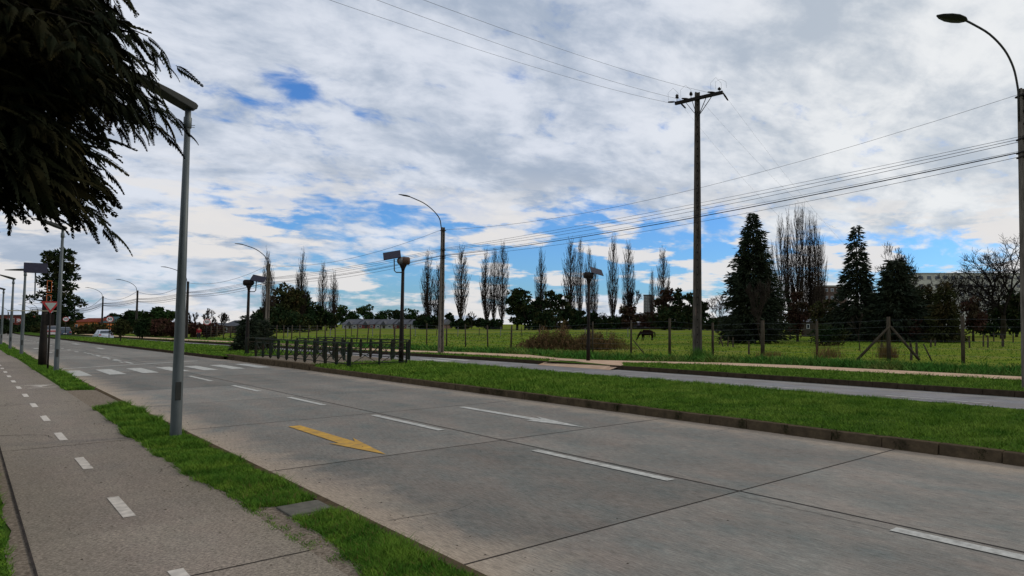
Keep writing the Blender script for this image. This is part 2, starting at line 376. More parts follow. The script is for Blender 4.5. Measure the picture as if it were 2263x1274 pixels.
# far verge, path and field
strip('far_verge', SOIL, [23.02, 24, 26, 28, 30, 31.5], YR, lambda x, y: -.01)
XF = [31.5, 33, 36, 40, 46, 54, 64, 76, 90, 106, 125, 150, 180, 220, 270, 340, 500, 900, 2500, 6500]
YF = [-400,-60,-20,0,10,20,30,40,50,60,72,86,100,115,130,150,170,190,210,240,280,340,420,600,1000,2500,6500]
strip('field', FIELD, XF, YF, lambda x, y: float(zf(x, y)) if x > 33 else -.01)
far_path = [(-40, 27.4, 29.2), (9.2, 27.4, 29.2), (21, 27.2, 29.3), (25, 26.6, 28.6), (28, 25.7, 27.3), (31, 24.2, 26.1), (33.4, 23.9, 25.3), (36, 24.2, 25.4), (38.9, 24.4, 26.1), (41.6, 24.5, 26.8), (47.2, 24.1, 26.1), (54, 22.7, 24.9), (62, 22.5, 24.3), (92, 21.6, 23.6), (110, 19.9, 21.9), (178, 17.0, 19.0), (300, 14.6, 16.6)]
m_ = MB(); n_ = len(far_path)
m_.add([(a, y, .012) for y, a, b in far_path]+[(b, y, .012) for y, a, b in far_path], [(i, i+n_, i+n_+1, i+1) for i in range(n_-1)])
struct(m_.build('far_footpath', FPATH))
struct(MB().add([(22.4,27.4,-.19),(22.4,33.8,-.19),(23.3,33.9,.016),(24.6,33.9,.018),(25.4,30.0,.018),(23.3,27.4,.016)], [(0,5,4,3,2,1)]).build('path_ramp', FPATH))

# joints and painted markings
jm = MB()
for k in range(-3, 30):
    y = 5.75+5.6*k; jm.add([(3.06,y-.01,.004),(10.86,y-.01,.004),(10.86,y+.013,.004),(3.06,y+.013,.004)], [(0,1,2,3)])
jm.add([(6.80,-30,.0045),(6.822,-30,.0045),(6.822,160,.0045),(6.80,160,.0045)], [(0,1,2,3)])
jm.add([(6.60,-2,.0045),(6.607,-2,.0045),(6.607,5.6,.0045),(6.60,5.6,.0045)], [(0,1,2,3)])
for k in range(8):
    y = -2+9.1*k; jm.add([(.5,y,.016),(2.28,y,.016),(2.28,y+.02,.016),(.5,y+.02,.016)], [(0,1,2,3)])
jm.add([(.48,-3,.016),(.50,-3,.016),(.505,60,.016),(.485,60,.016)], [(0,1,2,3)])
def crack(pts, w_, z):
    r_ = random.Random(len(pts)+int(pts[0][0]*10)); P_ = []
    for i in range(len(pts)-1):
        for k in range(10): u = k/10; P_.append((pts[i][0]*(1-u)+pts[i+1][0]*u+r_.uniform(-.018,.018), pts[i][1]*(1-u)+pts[i+1][1]*u+r_.uniform(-.018,.018)))
    P_.append(pts[-1]); n = len(P_); vs = []
    for i, p in enumerate(P_):
        d = Vector(P_[min(i+1, n-1)])-Vector(P_[max(i-1, 0)]); d.normalize(); ww = w_*r_.uniform(.4, 1.2)*(1-.7*i/n); vs += [(p[0]-d.y*ww, p[1]+d.x*ww, z), (p[0]+d.y*ww, p[1]-d.x*ww, z)]
    jm.add(vs, [(2*i, 2*i+1, 2*i+3, 2*i+2) for i in range(n-1)])
crack([(.5,18.6),(.9,18.3),(1.15,18.0),(1.2,17.5)], .012, .0165); crack([(2.28,12.9),(2.05,12.6),(1.95,12.2)], .006, .0165)
crack([(10.7,9.3),(9.9,9.1),(9.3,9.4)], .005, .0045); crack([(3.2,7.6),(3.9,7.5),(4.3,7.7)], .005, .0045); crack([(5.0,20.5),(5.6,19.9),(6.4,20.0)], .008, .0045)
struct(jm.build('slab_joints', JOINT))
def rects(name, m, rs, z): 
    b = MB()
    for (x0, y0, x1, y1) in rs: b.add([(x0,y0,z),(x1,y0,z),(x1,y1,z),(x0,y1,z)], [(0,1,2,3)])
    return struct(b.build(name, m))
ld = [(6.56, 3.55-6.5*k-3.3, 6.71, 3.55-6.5*k) for k in (0, 1)]+[(6.56,6.8,6.70,10.05),(6.52,13.25,6.66,16.6),(6.44,19.55,6.58,22.4),(6.36,25.0,6.50,28.1),(6.3,30.8,6.44,34.5)]
ld += [(6.26-.0015*y, y, 6.42-.0015*y, y+2.6) for y in np.arange(47.5, 66, 4.2)]+[(6.0-.002*y, y, 6.2-.002*y, y+1.6) for y in np.arange(70, 170, 5.5)]
ld += [(4.3, 70, 4.6, 71.6), (4.2, 82, 4.6, 84), (8.05, 77, 8.35, 81.5), (8.0, 96, 8.4, 101)]
ld += [(6.0+.02*k, 49+2.6*k, 6.12+.02*k, 50.4+2.6*k) for k in range(8)]
rects('lane_dashes', WHITE, ld, .009)
cwk = []
for i, x in enumerate(np.arange(3.12, 10.9, 1.12)):
    cwk.append((x, 37.6+i*.15, x+.56, 42.2+i*.12))
cw = rects('crosswalk', WHITE, cwk, .009)
struct(MB().add([(3.2,44.1,.009),(3.2,44.45,.009),(9.3,48.6,.009),(9.3,48.2,.009)], [(3,2,1,0)]).build('stop_line', WHITE))
rects('path_dashes', WHITE2, [(1.26, 9.75+k*3.62, 1.37, 11.0+k*3.62) for k in range(-2, 14)], .017)
tri = MB(); 
for y in (31.5, 33.0): tri.add([(1.5,y,.017),(2.2,y,.017),(2.2,y+.12,.017),(1.5,y+.12,.017)], [(0,1,2,3)])
tri.add([(1.6,32.7,.017),(2.15,32.7,.017),(1.87,31.9,.017),(1.87,32.1,.017)], [(0,3,1),(0,2,3)])
struct(tri.build('path_yield_triangle', WHITE2))
def arrow(name, x, y0, y1, m, wb=.13, wh=.26, hl=2.1):   # shaft from y1 (tail) towards y0 (tip)
    v = [(x-wb*.8,y1,.009),(x+wb*.9,y1,.009),(x+wb,y0+hl*.78,.009),(x+wh,y0+hl,.009),(x,y0,.009),(x-wh,y0+hl*.86,.009),(x-wb,y0+hl*.80,.009)]
    return struct(MB().add(v, [(0,6,2,1),(6,4,2),(6,5,4),(2,4,3)]).build(name, m))
arrow('yellow_arrow', 4.76, 11.45, 16.0, YELLOW); arrow('white_arrow', 8.77, 11.5, 16.6, WHITE, .10, .27, 2.15)
fr = []
for k in range(-4, 30): fr.append((20.5, 1.5+6.4*k, 20.62, 4.8+6.4*k)); fr.append((19.35, 3.2+6.4*k, 19.47, 6.4+6.4*k))
fr2 = [(17.9, 1.8+2.6*k, 18.0, 3.2+2.6*k) for k in range(12)]
b = MB()
for (x0, y0, x1, y1) in fr+fr2:
    a, c, d, e = [float(warp(q, w_)) for q, w_ in ((x0,y0),(x1,y0),(x1,y1),(x0,y1))]; b.add([(a,y0,-.192),(c,y0,-.192),(d,y1,-.192),(e,y1,-.192)], [(0,1,2,3)])
b.add([(19.35,24,-.192),(19.5,24,-.192),(19.3,48,-.192),(19.15,48,-.192)], [(0,1,2,3)])
for i in range(5): b.add([(17.2+1.15*i,41,-.192),(17.7+1.15*i,41,-.192),(17.7+1.15*i,45,-.192),(17.2+1.15*i,45,-.192)], [(0,1,2,3)])
struct(b.build('far_road_markings', WHITE))

# ------------------------------------------------------------------ grass blades
def blades(name, m, P, hgt, wid, label=None, lean=.8, tips=None):
    P = np.asarray(P, np.float32); n = len(P); a = rng.uniform(0, 2*np.pi, n); b = rng.uniform(0, 2*np.pi, n)
    hm = .75+.35*np.sin(P[:, 0]*2.1+np.sin(P[:, 1]*1.3)*2)*np.sin(P[:, 1]*1.7+P[:, 0])+.18*np.sin(P[:, 0]*7.3)*np.sin(P[:, 1]*6.1); h = hgt*rng.uniform(.4, 1.3, n)*hm; w_ = wid*rng.uniform(.6, 1.3, n); ln = h*rng.uniform(.1, 1, n)*lean*2
    d = np.stack([np.cos(a), np.sin(a), 0*a], 1)*w_[:, None]/2; tp = np.stack([np.cos(b)*ln, np.sin(b)*ln, h], 1)
    V = np.stack([P-d, P+d, P+tp], 1).reshape(-1, 3); Fa = np.arange(3*n).reshape(-1, 3)
    o = npmesh(name, V, Fa, m); return tag(o, label, 'grass', kind='stuff')
def sample(x0, x1, y0, y1, dens, zfun, wf=True, ragged=0):
    pts = []; hs = []; y = y0
    while y < y1:
        D = max(6, math.hypot((x0+x1)/2, y+1)); st = 2.0 if y < 60 else 8.0
        n = int((x1-x0)*st*dens*min(1, (12/D)**1.7)); xs = rng.uniform(x0, x1, n); ys = rng.uniform(y, y+st, n)
        if ragged:
            e = ragged*(np.sin(ys*1.7)+np.sin(ys*4.3+1)+np.sin(ys*9.7))/3; k = (xs > x0+ragged+e) & (xs < x1-.02+0*e); xs, ys = xs[k], ys[k]
        if wf: xs = warp(xs, ys)
        pts.append(np.stack([xs, ys, zfun(xs, ys)], 1)); hs.append(np.full(len(xs), max(1, D/12))); y += st
    return np.concatenate(pts), np.concatenate(hs)
def inpoly(P, poly):
    x, y = P[:, 0], P[:, 1]; c = np.zeros(len(P), bool); j = len(poly)-1
    for i in range(len(poly)):
        xi, yi = poly[i]; xj, yj = poly[j]
        with np.errstate(divide='ignore', invalid='ignore'): hit = ((yi > y) != (yj > y)) & (x < (xj-xi)*(y-yi)/(yj-yi)+xi)
        c ^= hit; j = i
    return c
pA = [(2.87,9.1),(2.98,9.15),(2.99,12),(2.98,23.0),(2.80,23.2),(2.33,22.8),(2.30,19.7),(2.2,17),(2.22,12.4),(2.30,9.9),(2.34,9.25),(2.6,9.05)]
pB = [(2.52,8.4),(2.98,8.4),(2.99,3.0),(2.45,3.0),(2.42,6.0)]
pC = [(2.30,29.6),(2.9,29.6),(2.98,33),(2.98,53.5),(2.86,54),(2.45,54),(2.30,45),(2.45,36)]
pD = [(2.45,56),(2.75,56),(2.96,62),(2.96,110),(2.2,110),(2.1,70)]
PP = rng.uniform([2.15, 3.0], [3.0, 110], (1700000, 2)); Dk = rng.random(len(PP)) < np.minimum(1, (9/np.maximum(PP[:, 1], 9))**1.35)
PP = PP[Dk]; wb_ = PP+np.stack([.035*np.sin(PP[:, 1]*2.3)+.02*np.sin(PP[:, 1]*9.7+PP[:, 0]*5), .04*np.sin(PP[:, 0]*17)], 1)+rng.normal(0, .022, PP.shape)
keep = inpoly(wb_, pA) | inpoly(wb_, pB) | inpoly(wb_, pC) | inpoly(wb_, pD)
PP = PP[keep]; PP = PP[rng.random(len(PP)) < .62]; S = np.maximum(1, PP[:, 1]/10)
blades('verge_grass', GRASS2, np.column_stack([PP, np.full(len(PP), .0)]), .072*np.minimum(S, 2), .010*S, 'bright green grass patches along the kerb beside the cycle path')
dd = PP[rng.random(len(PP)) < .035]; blades('dead_grass', DRY, np.column_stack([dd+rng.normal(0, .02, dd.shape), np.full(len(dd), .01)]), .07, .010, 'scattered dry straw blades in the kerbside grass')
tw = np.column_stack([rng.normal(2.33, .03, 1500)+.05*np.sin(np.linspace(0, 40, 1500)), np.repeat(rng.uniform(4.8, 12.5, 60), 25)+rng.normal(0, .06, 1500), np.full(1500, .01)]); blades('joint_grass', GRASS2, tw, .035, .009, 'thin grass creeping along the right edge of the cycle path')
lw = rng.uniform([-.3, 2], [.37, 26], (52000, 2)); blades('path_edge_grass', GRASS2, np.column_stack([lw, np.zeros(len(lw))]), .07, .012, 'grass growing along the left edge of the cycle path')
mz = lambda x, y: .17+.04*np.sin(np.clip((x-10.8)/5.8, 0, 1)*np.pi)
for (y0, y1, lab) in ((-2, 34.6, 'dense green grass of the near median strip'), (49, 130, 'grass of the median beyond the railings')):
    P, Sx = sample(11.0, 16.6, y0, y1, 1500, mz); blades('median_grass', GRASS, P, .062*np.minimum(Sx, 2), .014*Sx, lab)
P, Sx = sample(23.05, 29.2, 0, 120, 900, lambda x, y: 0*x)
edges = np.array(far_path); a_ = np.interp(P[:, 1], edges[:, 0], edges[:, 1]); b_ = np.interp(P[:, 1], edges[:, 0], edges[:, 2])
ramp = inpoly(P, [(22,27.4),(23.3,27.4),(25.4,30.0),(24.6,33.9),(23.3,33.9),(22,33.8)])
k = ((P[:, 0] < a_-.05) | (P[:, 0] > b_+.05)) & ~ramp; blades('far_verge_grass', GRASS, P[k], .062*np.minimum(Sx[k], 2), .014*Sx[k], 'grass strip between the far road and the tan footpath')
P, Sx = sample(25.0, 34.5, 0, 125, 520, lambda x, y: 0*x, wf=False)
b_ = np.interp(P[:, 1], edges[:, 0], edges[:, 2]); k = (P[:, 0] > b_+.12) & (P[:, 0] < b_+4.6); hf = np.interp(P[k][:, 0]-b_[k], [0, .5, 3, 4.6], [.5, 1.5, 1.3, .6])
blades('tall_weeds', WEED, P[k], .17*hf*np.minimum(Sx[k], 1.8), .026*Sx[k], 'tall weedy grass on the bank between footpath and wire fence')
P, Sx = sample(33, 90, 5, 120, 130, lambda x, y: zf(x, y), wf=False); blades('field_grass', GRASS, P, .022*Sx, .016*Sx, 'grazed grass tufts of the wide field')
kw = []
for (y, s) in ((10.9, .10), (16.0, .30), (16.6, .28), (18.4, .4), (19.2, .25), (14.1, .08), (13.0, .1), (9.1, .1), (8.0, .1), (6.9, .1), (5.6, .14), (4.3, .1)):
    n = int(900*s); kw.append(np.column_stack([rng.normal(10.85, .02, n), rng.normal(y, s*.6, n), rng.uniform(.02, .18, n)]))
blades('kerb_weeds', mat('kerb_weed_dark', (.02,.03,.01), (.035,.03,.015), 20), np.concatenate(kw), .05, .012, 'dark weeds sprouting from the median kerb joints')
# leaves and litter on the near ground
lt = MB(); r_ = random.Random(9)
for k in range(520):
    x = r_.choice([r_.uniform(.5, 2.3), r_.uniform(1.9, 2.5), r_.uniform(3.1, 10.7)]); y = r_.uniform(3.5, 26)
    if x > 3.7 and r_.random() < .8: x = 3.1+abs(r_.gauss(0, .25))
    s = r_.uniform(.006, .02); a = r_.uniform(0, 6); c, q = math.cos(a)*s, math.sin(a)*s
    lt.add([(x-c,y-q,.02),(x+q*.4,y-c*.4,.024),(x+c,y+q,.02),(x-q*.4,y+c*.4,.027)], [(0,1,2,3)])
tag(lt.build('litter_leaves', mat('dry_leaf', (.06,.045,.03), (.03,.025,.02), 60)), 'small dry leaves and crumbs scattered on the concrete', 'leaves', kind='stuff')

# ------------------------------------------------------------------ foliage generators
def cards(C, D, Ln, Wd):
    """pointed leaf clumps: C base points, D unit directions"""
    n = len(C); r3 = rng.normal(size=(n, 3)); s = np.cross(D, r3); s /= np.linalg.norm(s, axis=1)[:, None]+1e-9
    Ln = np.broadcast_to(Ln, n)[:, None]; Wd = np.broadcast_to(Wd, n)[:, None]
    V = np.stack([C, C+D*Ln*.5+s*Wd/2, C+D*Ln, C+D*Ln*.5-s*Wd/2], 1).reshape(-1, 3)
    return V, np.arange(4*n).reshape(-1, 4)
def unit(v): return v/(np.linalg.norm(v, axis=1)[:, None]+1e-9)
def conifer_mesh(H, Rr, nl, per, card, prof=None, droop=.35, seed=1, gap=.0, up=0.0):
    g_ = np.random.default_rng(seed); C = []; Dd = []; 
    for k in range(nl):
        h = H*(.05+.94*(k+g_.random()*.6)/nl); t = 1-h/H; L_ = Rr*(prof(1-t) if prof else t**.8)*g_.uniform(.72, 1.15)+.12
        if g_.random() < gap: continue
        nb = max(5, int(per*(.35+.65*t)))
        for a in g_.uniform(0, 2*np.pi, nb):
            l_ = L_*g_.uniform(.6, 1.12); m = max(4, int(l_/card*3.8)); s = g_.uniform(.05, 1, m)**.75
            r_ = s*l_; z = h+up*r_-droop*r_*s+.14*l_*s**4; rad = np.stack([np.cos(a)+0*s, np.sin(a)+0*s], 1)
            off = g_.normal(size=(m, 3))*card*.22
            C.append(np.column_stack([rad*r_[:, None], z])+off); dv = np.column_stack([rad*.9, -.30-.25*s+.5*s**5])+g_.normal(size=(m, 3))*.30; Dd.append(unit(dv))
    C = np.concatenate(C); Dd = np.concatenate(Dd); return cards(C, Dd, card*g_.uniform(.8, 1.7, len(C)), card*.33)
def conifer(name, label, px, D, top, base_z, wpx, nl=60, per=16, card=.45, m=None, seed=1, prof=None, droop=.35, group=None, gap=0, cat='tree', up=0):
    x, y = dp(px, D); H = zz(px, top, D)-base_z; Rr = wpx/2*D/F
    t = thing(name, label, cat, (x, y, base_z), 0, group)
    MB().tube([(0,0,-.3),(0,0,H*.5),(0,0,H*.95)], [.018*H+.03, .01*H+.02, .015], 8).build('trunk', BARK, t, True)
    V, Fa = conifer_mesh(H, Rr, nl, per, card, prof, droop, seed, gap, up); npmesh('crown', V, Fa, m or NEEDLE, t); return t
def clump_mesh(H, W, z0, ncl, per, card, seed=1, top=1.0, flat=1.0):
    g_ = np.random.default_rng(seed); C = []; Dd = []
    for k in range(ncl):
        u = g_.normal(size=3); u /= np.linalg.norm(u); rr_ = g_.random()**.45
        c = np.array([u[0]*W/2*rr_*.82, u[1]*W/2*rr_*.82, z0+(H-z0)*(.5+.46*u[2]*rr_)]); cr = W*.13*g_.uniform(.6, 1.35)+.25
        q = g_.normal(size=(per, 3)); q = unit(q); C.append(c+q*cr*np.array([1, 1, .7*flat])*g_.uniform(.55, 1.05, (per, 1))); Dd.append(unit(q+g_.normal(size=(per, 3))*.5))
    C = np.concatenate(C); return cards(C-np.concatenate(Dd)*card*.5, np.concatenate(Dd), card*g_.uniform(.6, 1.3, len(C)), card*.6)
def bush_tree(name, label, px, D, top, bz, wpx, z0f=.12, ncl=40, per=70, card=.6, m=None, seed=1, group=None, cat='tree', trunk=True, flat=1.0):
    x, y = dp(px, D); H = zz(px, top, D)-bz; W = wpx*D/F
    t = thing(name, label, cat, (x, y, bz), 0, group)
    if trunk:
        tr = MB().tube([(0,0,-.3),(.1,0,H*.3),(0,.1,H*.7)], [.03*H, .022*H, .008*H], 7)
        for a in range(5): tr.tube([(0,0,H*.25),(math.cos(a*1.3)*W*.2, math.sin(a*1.3)*W*.2, H*.55),(math.cos(a*1.3)*W*.33, math.sin(a*1.3)*W*.33, H*.72)], [.015*H,.01*H,.004*H], 5)
        tr.build('trunk', BARK, t, True)
    V, Fa = clump_mesh(H, W, H*z0f, ncl, per, card, seed, flat=flat); npmesh('crown', V, Fa, m or LEAFD, t); return t
def segmesh(S, n=3):   # S rows: x0 y0 z0 x1 y1 z1 r0 r1
    S = np.asarray(S, np.float64); d = S[:, 3:6]-S[:, :3]; d = unit(d); a = np.cross(d, np.array([.31, .52, .8])); a = unit(a); b = np.cross(d, a); V = []
    for (p, r) in ((S[:, :3], S[:, 6]), (S[:, 3:6], S[:, 7])):
        for k in range(n):
            t = 2*np.pi*k/n; V.append(p+(a*np.cos(t)+b*np.sin(t))*r[:, None])
    V = np.stack(V, 1).reshape(-1, 3); o = np.arange(len(S))[:, None]*2*n
    Fa = np.concatenate([o+np.array([[k, (k+1) % n, n+(k+1) % n, n+k]]) for k in range(n)]); return V, Fa
def poplar_segs(H, W, seed, multi=1, nb=90, thick=1.0):
    r_ = random.Random(seed); S = []; T = []
    for q in range(multi):
        ox = r_.uniform(-.3, .3)*W if multi > 1 else 0; oy = r_.uniform(-.3, .3)*W if multi > 1 else 0; h1 = H*(1 if q == 0 else r_.uniform(.7, .95))
        pts = [(ox*.3, oy*.3, 0)]
        for k in range(1, 8): pts.append((ox*min(1, k/3)+r_.uniform(-.1, .1), oy*min(1, k/3)+r_.uniform(-.1, .1), h1*k/7))
        for k in range(7): T.append((*pts[k], *pts[k+1], .30*thick*(1-k/7.4), .30*thick*(1-(k+1)/7.4)+.015))
        for i in range(nb//multi):
            t = .07+.86*(i/(nb/multi))**1.05; z = h1*t; a = r_.uniform(0, 6.283); l = H*(.10+.17*(1-t))*r_.uniform(.6, 1.25)
            wr = W/2*(math.sin(math.pi*min(1, (t*.9+.12)))**.8)*r_.uniform(.55, 1.1)/(1 if multi == 1 else 1.5)
            kf = t*7; i0 = int(kf); bx = pts[i0][0]; by = pts[i0][1]; p = Vector((bx, by, z)); rr = .05*thick*(1.25-t)
            tgt = [Vector((bx+math.cos(a)*wr*f, by+math.sin(a)*wr*f, z+l*g_)) for f, g_ in ((.62, .28), (.92, .62), (1.0, 1.0))]
            for j, q_ in enumerate(tgt):
                S.append((*p, *q_, rr*(1-.3*j), rr*(1-.3*(j+1))+.008))
                for u in range(2):
                    e = p.lerp(q_, r_.uniform(.2, 1)); b2 = a+r_.uniform(-1.4, 1.4); l2 = l*r_.uniform(.2, .42)
                    S.append((*e, e.x+math.cos(b2)*l2*.28, e.y+math.sin(b2)*l2*.28, e.z+l2, rr*.55, .03))
                p = q_
    return T, S
def bare_segs(H, W, seed, levels=5, split=3, spread=.55, trunk=.22, r0=.3, rmin=.012):
    r_ = random.Random(seed); S = []; T = []
    def grow(p, d, l, r, lv):
        n = 3; q = p
        for k in range(n):
            d = (d+Vector((r_.gauss(0, .16), r_.gauss(0, .16), r_.gauss(.03, .10)))).normalized(); e = q+d*l/n
            (T if lv == 0 else S).append((*q, *e, r*(1-.25*k/n), r*(1-.25*(k+1)/n)))
            if lv >= 1 and lv < levels and r_.random() < .75:
                b = (d+Vector((r_.gauss(0, 1), r_.gauss(0, 1), r_.gauss(.2, .5)))*spread).normalized(); grow(e, b, l*r_.uniform(.4, .62), max(r*.45, rmin), lv+2 if lv+2 <= levels else levels)
            q = e
        if lv < levels:
            for k in range(split):
                a = 6.283*(k+r_.random()*.7)/split; s = d.orthogonal().normalized(); s2 = d.cross(s)
                b = (d+(s*math.cos(a)+s2*math.sin(a))*spread*r_.uniform(.7, 1.5)+Vector((0, 0, .08))).normalized(); grow(q, b, l*r_.uniform(.62, .86), max(r*.60, rmin), lv+1)
    grow(Vector((0, 0, 0)), Vector((0, 0, 1)), H*trunk, r0, 0)
    A = np.array(T+S); zt = A[:, [2, 5]].max(); wt = max(np.ptp(A[:, [0, 3]]), np.ptp(A[:, [1, 4]]))
    sx, sz_ = W/wt, H/zt
    for Q in (T, S):
        for i, s in enumerate(Q): Q[i] = (s[0]*sx, s[1]*sx, s[2]*sz_, s[3]*sx, s[4]*sx, s[5]*sz_, s[6], s[7])
    return T, S
def seg_tree(name, label, cat, loc, T, S, m, group=None, bm=None, n=3):
    t = thing(name, label, cat, loc, 0, group); V, Fa = segmesh(T, 6); npmesh('trunk', V, Fa, bm or BARK, t); V, Fa = segmesh(S, n); npmesh('crown', V, Fa, m, t); return t
def bare_tree(name, label, px, D, top, bz, wpx, seed=1, levels=5, split=3, spread=.55, trunk=.22, r0=.3, m=None, group=None, cat='bare tree'):
    x, y = dp(px, D); H = zz(px, top, D)-bz; T, S = bare_segs(H, wpx*D/F, seed, levels, split, spread, trunk, r0, D*.00024)
    return seg_tree(name, label, cat, (x, y, bz), T, S, m or TWIG, group)

# ------------------------------------------------------------------ the conifer overhanging the cycle path
def near_conifer():
    tx, ty = -1.55, 12.6
    t = thing('conifer_tree', 'huge dark conifer with drooping feathery branches overhanging the cycle path', 'tree', (tx, ty, 0))
    MB().tube([(0,0,-.2),(0,0,1.5),(.05,0,5),(0,0,10.5)], [.38,.30,.22,.05], 14).build('trunk', BARK, t, True)
    # frond template: rachis with two rows of hanging leaflets
    Vt = []; Ft = []
    def q(a, b, c, d): o = len(Vt); Vt.extend([a, b, c, d]); Ft.append((o, o+1, o+2, o+3))
    for i in range(15):
        s = (i+.5)/15; x = s; z = -.30*s*s
        for sd in (-1, 1):
            l = .34*(1-s*.78)*(1 if i % 2 else .72); a = .62
            ex, ey, ez = x+l*math.cos(a), sd*l*math.sin(a), z-l*.50
            mx, my, mz_ = (x+ex)/2, ey/2, (z+ez)/2+.02
            q((x, 0, z), (mx+.028, my-.02*sd, mz_), (ex, ey, ez), (mx-.028, my+.02*sd, mz_-.014))
    for i in range(4):
        a, b = i/4, (i+1)/4; q((a, -.012, -.3*a*a), (b, -.008, -.3*b*b), (b, .008, -.3*b*b), (a, .012, -.3*a*a))
    Vt = np.array(Vt); Ft = np.array(Ft)
    g_ = np.random.default_rng(11); P = []; X = []; Sc = []; limbs = MB()
    zs = np.concatenate([np.linspace(4.0, 7.5, 116), np.linspace(7.5, 10.2, 20)])
    for k, z0 in enumerate(zs):
        a = (k*2.39996) % (2*np.pi)+g_.uniform(-.2, .2)
        # seen side gets the dense limbs
        tt = (z0-3.3)/7; prof = (2.72+.64*sstep(z0, 4.0, 5.0))*(1-.30*sstep(z0, 5.7, 7.6))*(1-.4*sstep(z0, 7.6, 10.8)); L_ = prof*g_.uniform(.84, 1.1)
        if g_.random() < .12: L_ *= 1.10
        d = np.array([math.cos(a), math.sin(a)]); rise = g_.uniform(.10, .30)-.10*(z0 < 4)
        def pt(s): return np.array([d[0]*L_*s, d[1]*L_*s, z0+L_*(rise*s*1.5-.27*s**2.6)])
        limbs.tube([pt(s) for s in np.linspace(0, 1, 7)], [.045*(1-.85*s) for s in np.linspace(0, 1, 7)], 5, False)
        for j, s in enumerate(np.linspace(.25, 1.0, 16)):
            p0 = pt(s); ax = pt(min(1.0, s+.03))-pt(s-.03); ax /= np.linalg.norm(ax)
            for sd in ((-1, 1) if s < .99 else (0,)):
                yv = np.array([-ax[1], ax[0], 0]); yv /= np.linalg.norm(yv)+1e-9
                dr = ax*.85+yv*sd*g_.uniform(.45, .85)+np.array([0, 0, g_.uniform(-.28, -.05)]); dr /= np.linalg.norm(dr)
                l2 = (.35+.75*(1-s))*g_.uniform(.7, 1.15)
                nf = max(2, int(l2/.13))
                for f in range(nf+1):
                    u = f/nf; pp = p0+dr*l2*u+np.array([0, 0, -.28*l2*u*u])
                    fd = dr+yv*(g_.uniform(-1.1, 1.1) if f < nf else 0)+g_.normal(size=3)*.26+np.array([0, 0, -.22-.2*u]); fd /= np.linalg.norm(fd)
                    P.append(pp); X.append(fd); Sc.append(g_.uniform(.20, .42))
    # short inner shoots close the crown's heart
    for k in range(5200):
        z0 = g_.uniform(3.8, 9.0); a = g_.uniform(0, 2*np.pi); r_ = g_.uniform(.25, 1.0)**.6*(2.6*(1-.5*sstep(z0, 6, 10))-.3*(z0 < 3.9)); P.append(np.array([math.cos(a)*r_, math.sin(a)*r_, z0]))
        fd = np.array([math.cos(a), math.sin(a), g_.uniform(-1.6, .1)])+g_.normal(size=3)*.4; X.append(fd/np.linalg.norm(fd)); Sc.append(g_.uniform(.4, .7))
    P = np.array(P); X = np.array(X); Sc = np.array(Sc)
    up = np.tile([0, 0, 1.0], (len(P), 1))+g_.normal(size=(len(P), 3))*.35; Y = unit(np.cross(up, X)); Z = np.cross(X, Y)
    Mx = np.stack([X, Y, Z], 2)*Sc[:, None, None]
    V = np.einsum('nij,mj->nmi', Mx, Vt)+P[:, None, :]; Fa = (Ft[None]+(np.arange(len(P))*len(Vt))[:, None, None]).reshape(-1, 4)
    limbs.build('branches', BARK, t, True); npmesh('foliage', V.reshape(-1, 3), Fa, NEEDLE2, t)
near_conifer()

# ------------------------------------------------------------------ steel lamps along the cycle path
def path_lamp(px, py, toppy, label, D=None, tilt=17, yaw=22):
    x, y = G(px, py); D = depth(x, y); H = zz(px, toppy, D)
    t = thing('street_lamp', label, 'street lamp', (x, y, 0), 0, 'steel street lamps along the cycle path')
    k = D/13.2; k = 1 if k < 3 else 1.25
    MB().tube([(0,0,-.05),(0,0,.0),(0,0,H*.5),(0,0,H-.28)], [.092,.092,.072*k,.047*k], 18).build('pole', GALV, t, True)
    MB().lathe([(.115,0),(.115,.012),(.10,.02)], (0,0,0), 18).build('base_plate', GALV, t)
    MB().box((.0,-.086,.85), (.09,.02,.34)).build('access_door', DSTEEL, t, bevel=.006)
    c = MB().lathe([(.056*k,H-.42),(.066*k,H-.41),(.066*k,H-.22),(.05*k,H-.2),(.05*k,H)], (0,0,0), 16)
    c.tube([(.05,0,H-.36),(.12,.02,H-.34)], .006, 5); c.tube([(.05,0,H-.39),(.11,-.02,H-.39)], .006, 5); c.build('collar', GALV, t, True)
    h = MB(); n = 10
    prof = [(.11,.06),(.04,.085),(-.25,.085),(-.55,.075),(-.95,.05),(-1.25,.03),(-1.3,.0),(-.9,-.03),(-.3,-.06),(.06,-.06),(.11,-.02)]
    r0 = math.radians(tilt); pp = [(x_*.8*math.cos(r0)+z_*math.sin(r0), z_*math.cos(r0)-x_*.8*math.sin(r0)) for x_, z_ in prof]
    h.prism(pp, -.15, .15); o = h.build('lamp_head', DSTEEL, t, bevel=.02); o.location.z = H; o.rotation_euler.z = R(yaw)
    MB().tube([(.07,-.06,H-.01),(.07,.06,H-.01)], .05, 10).build('photocell', DSTEEL, t, True)
    return t
path_lamp(388, 965, 236, 'nearest grey steel street lamp standing in the grass in front of the conifer')
path_lamp(124, 824, 505, 'steel street lamp just right of the yield sign, its head hidden in the conifer')
path_lamp(47, 785, 597, 'steel street lamp left of the solar panel, second shorter one from the left edge group', tilt=-4, yaw=0)
path_lamp(22, 773, 617, 'thin steel street lamp beside the kerb, with its head tilted up to the left')
path_lamp(2, 763, 640, 'steel street lamp at the very left edge of the picture')

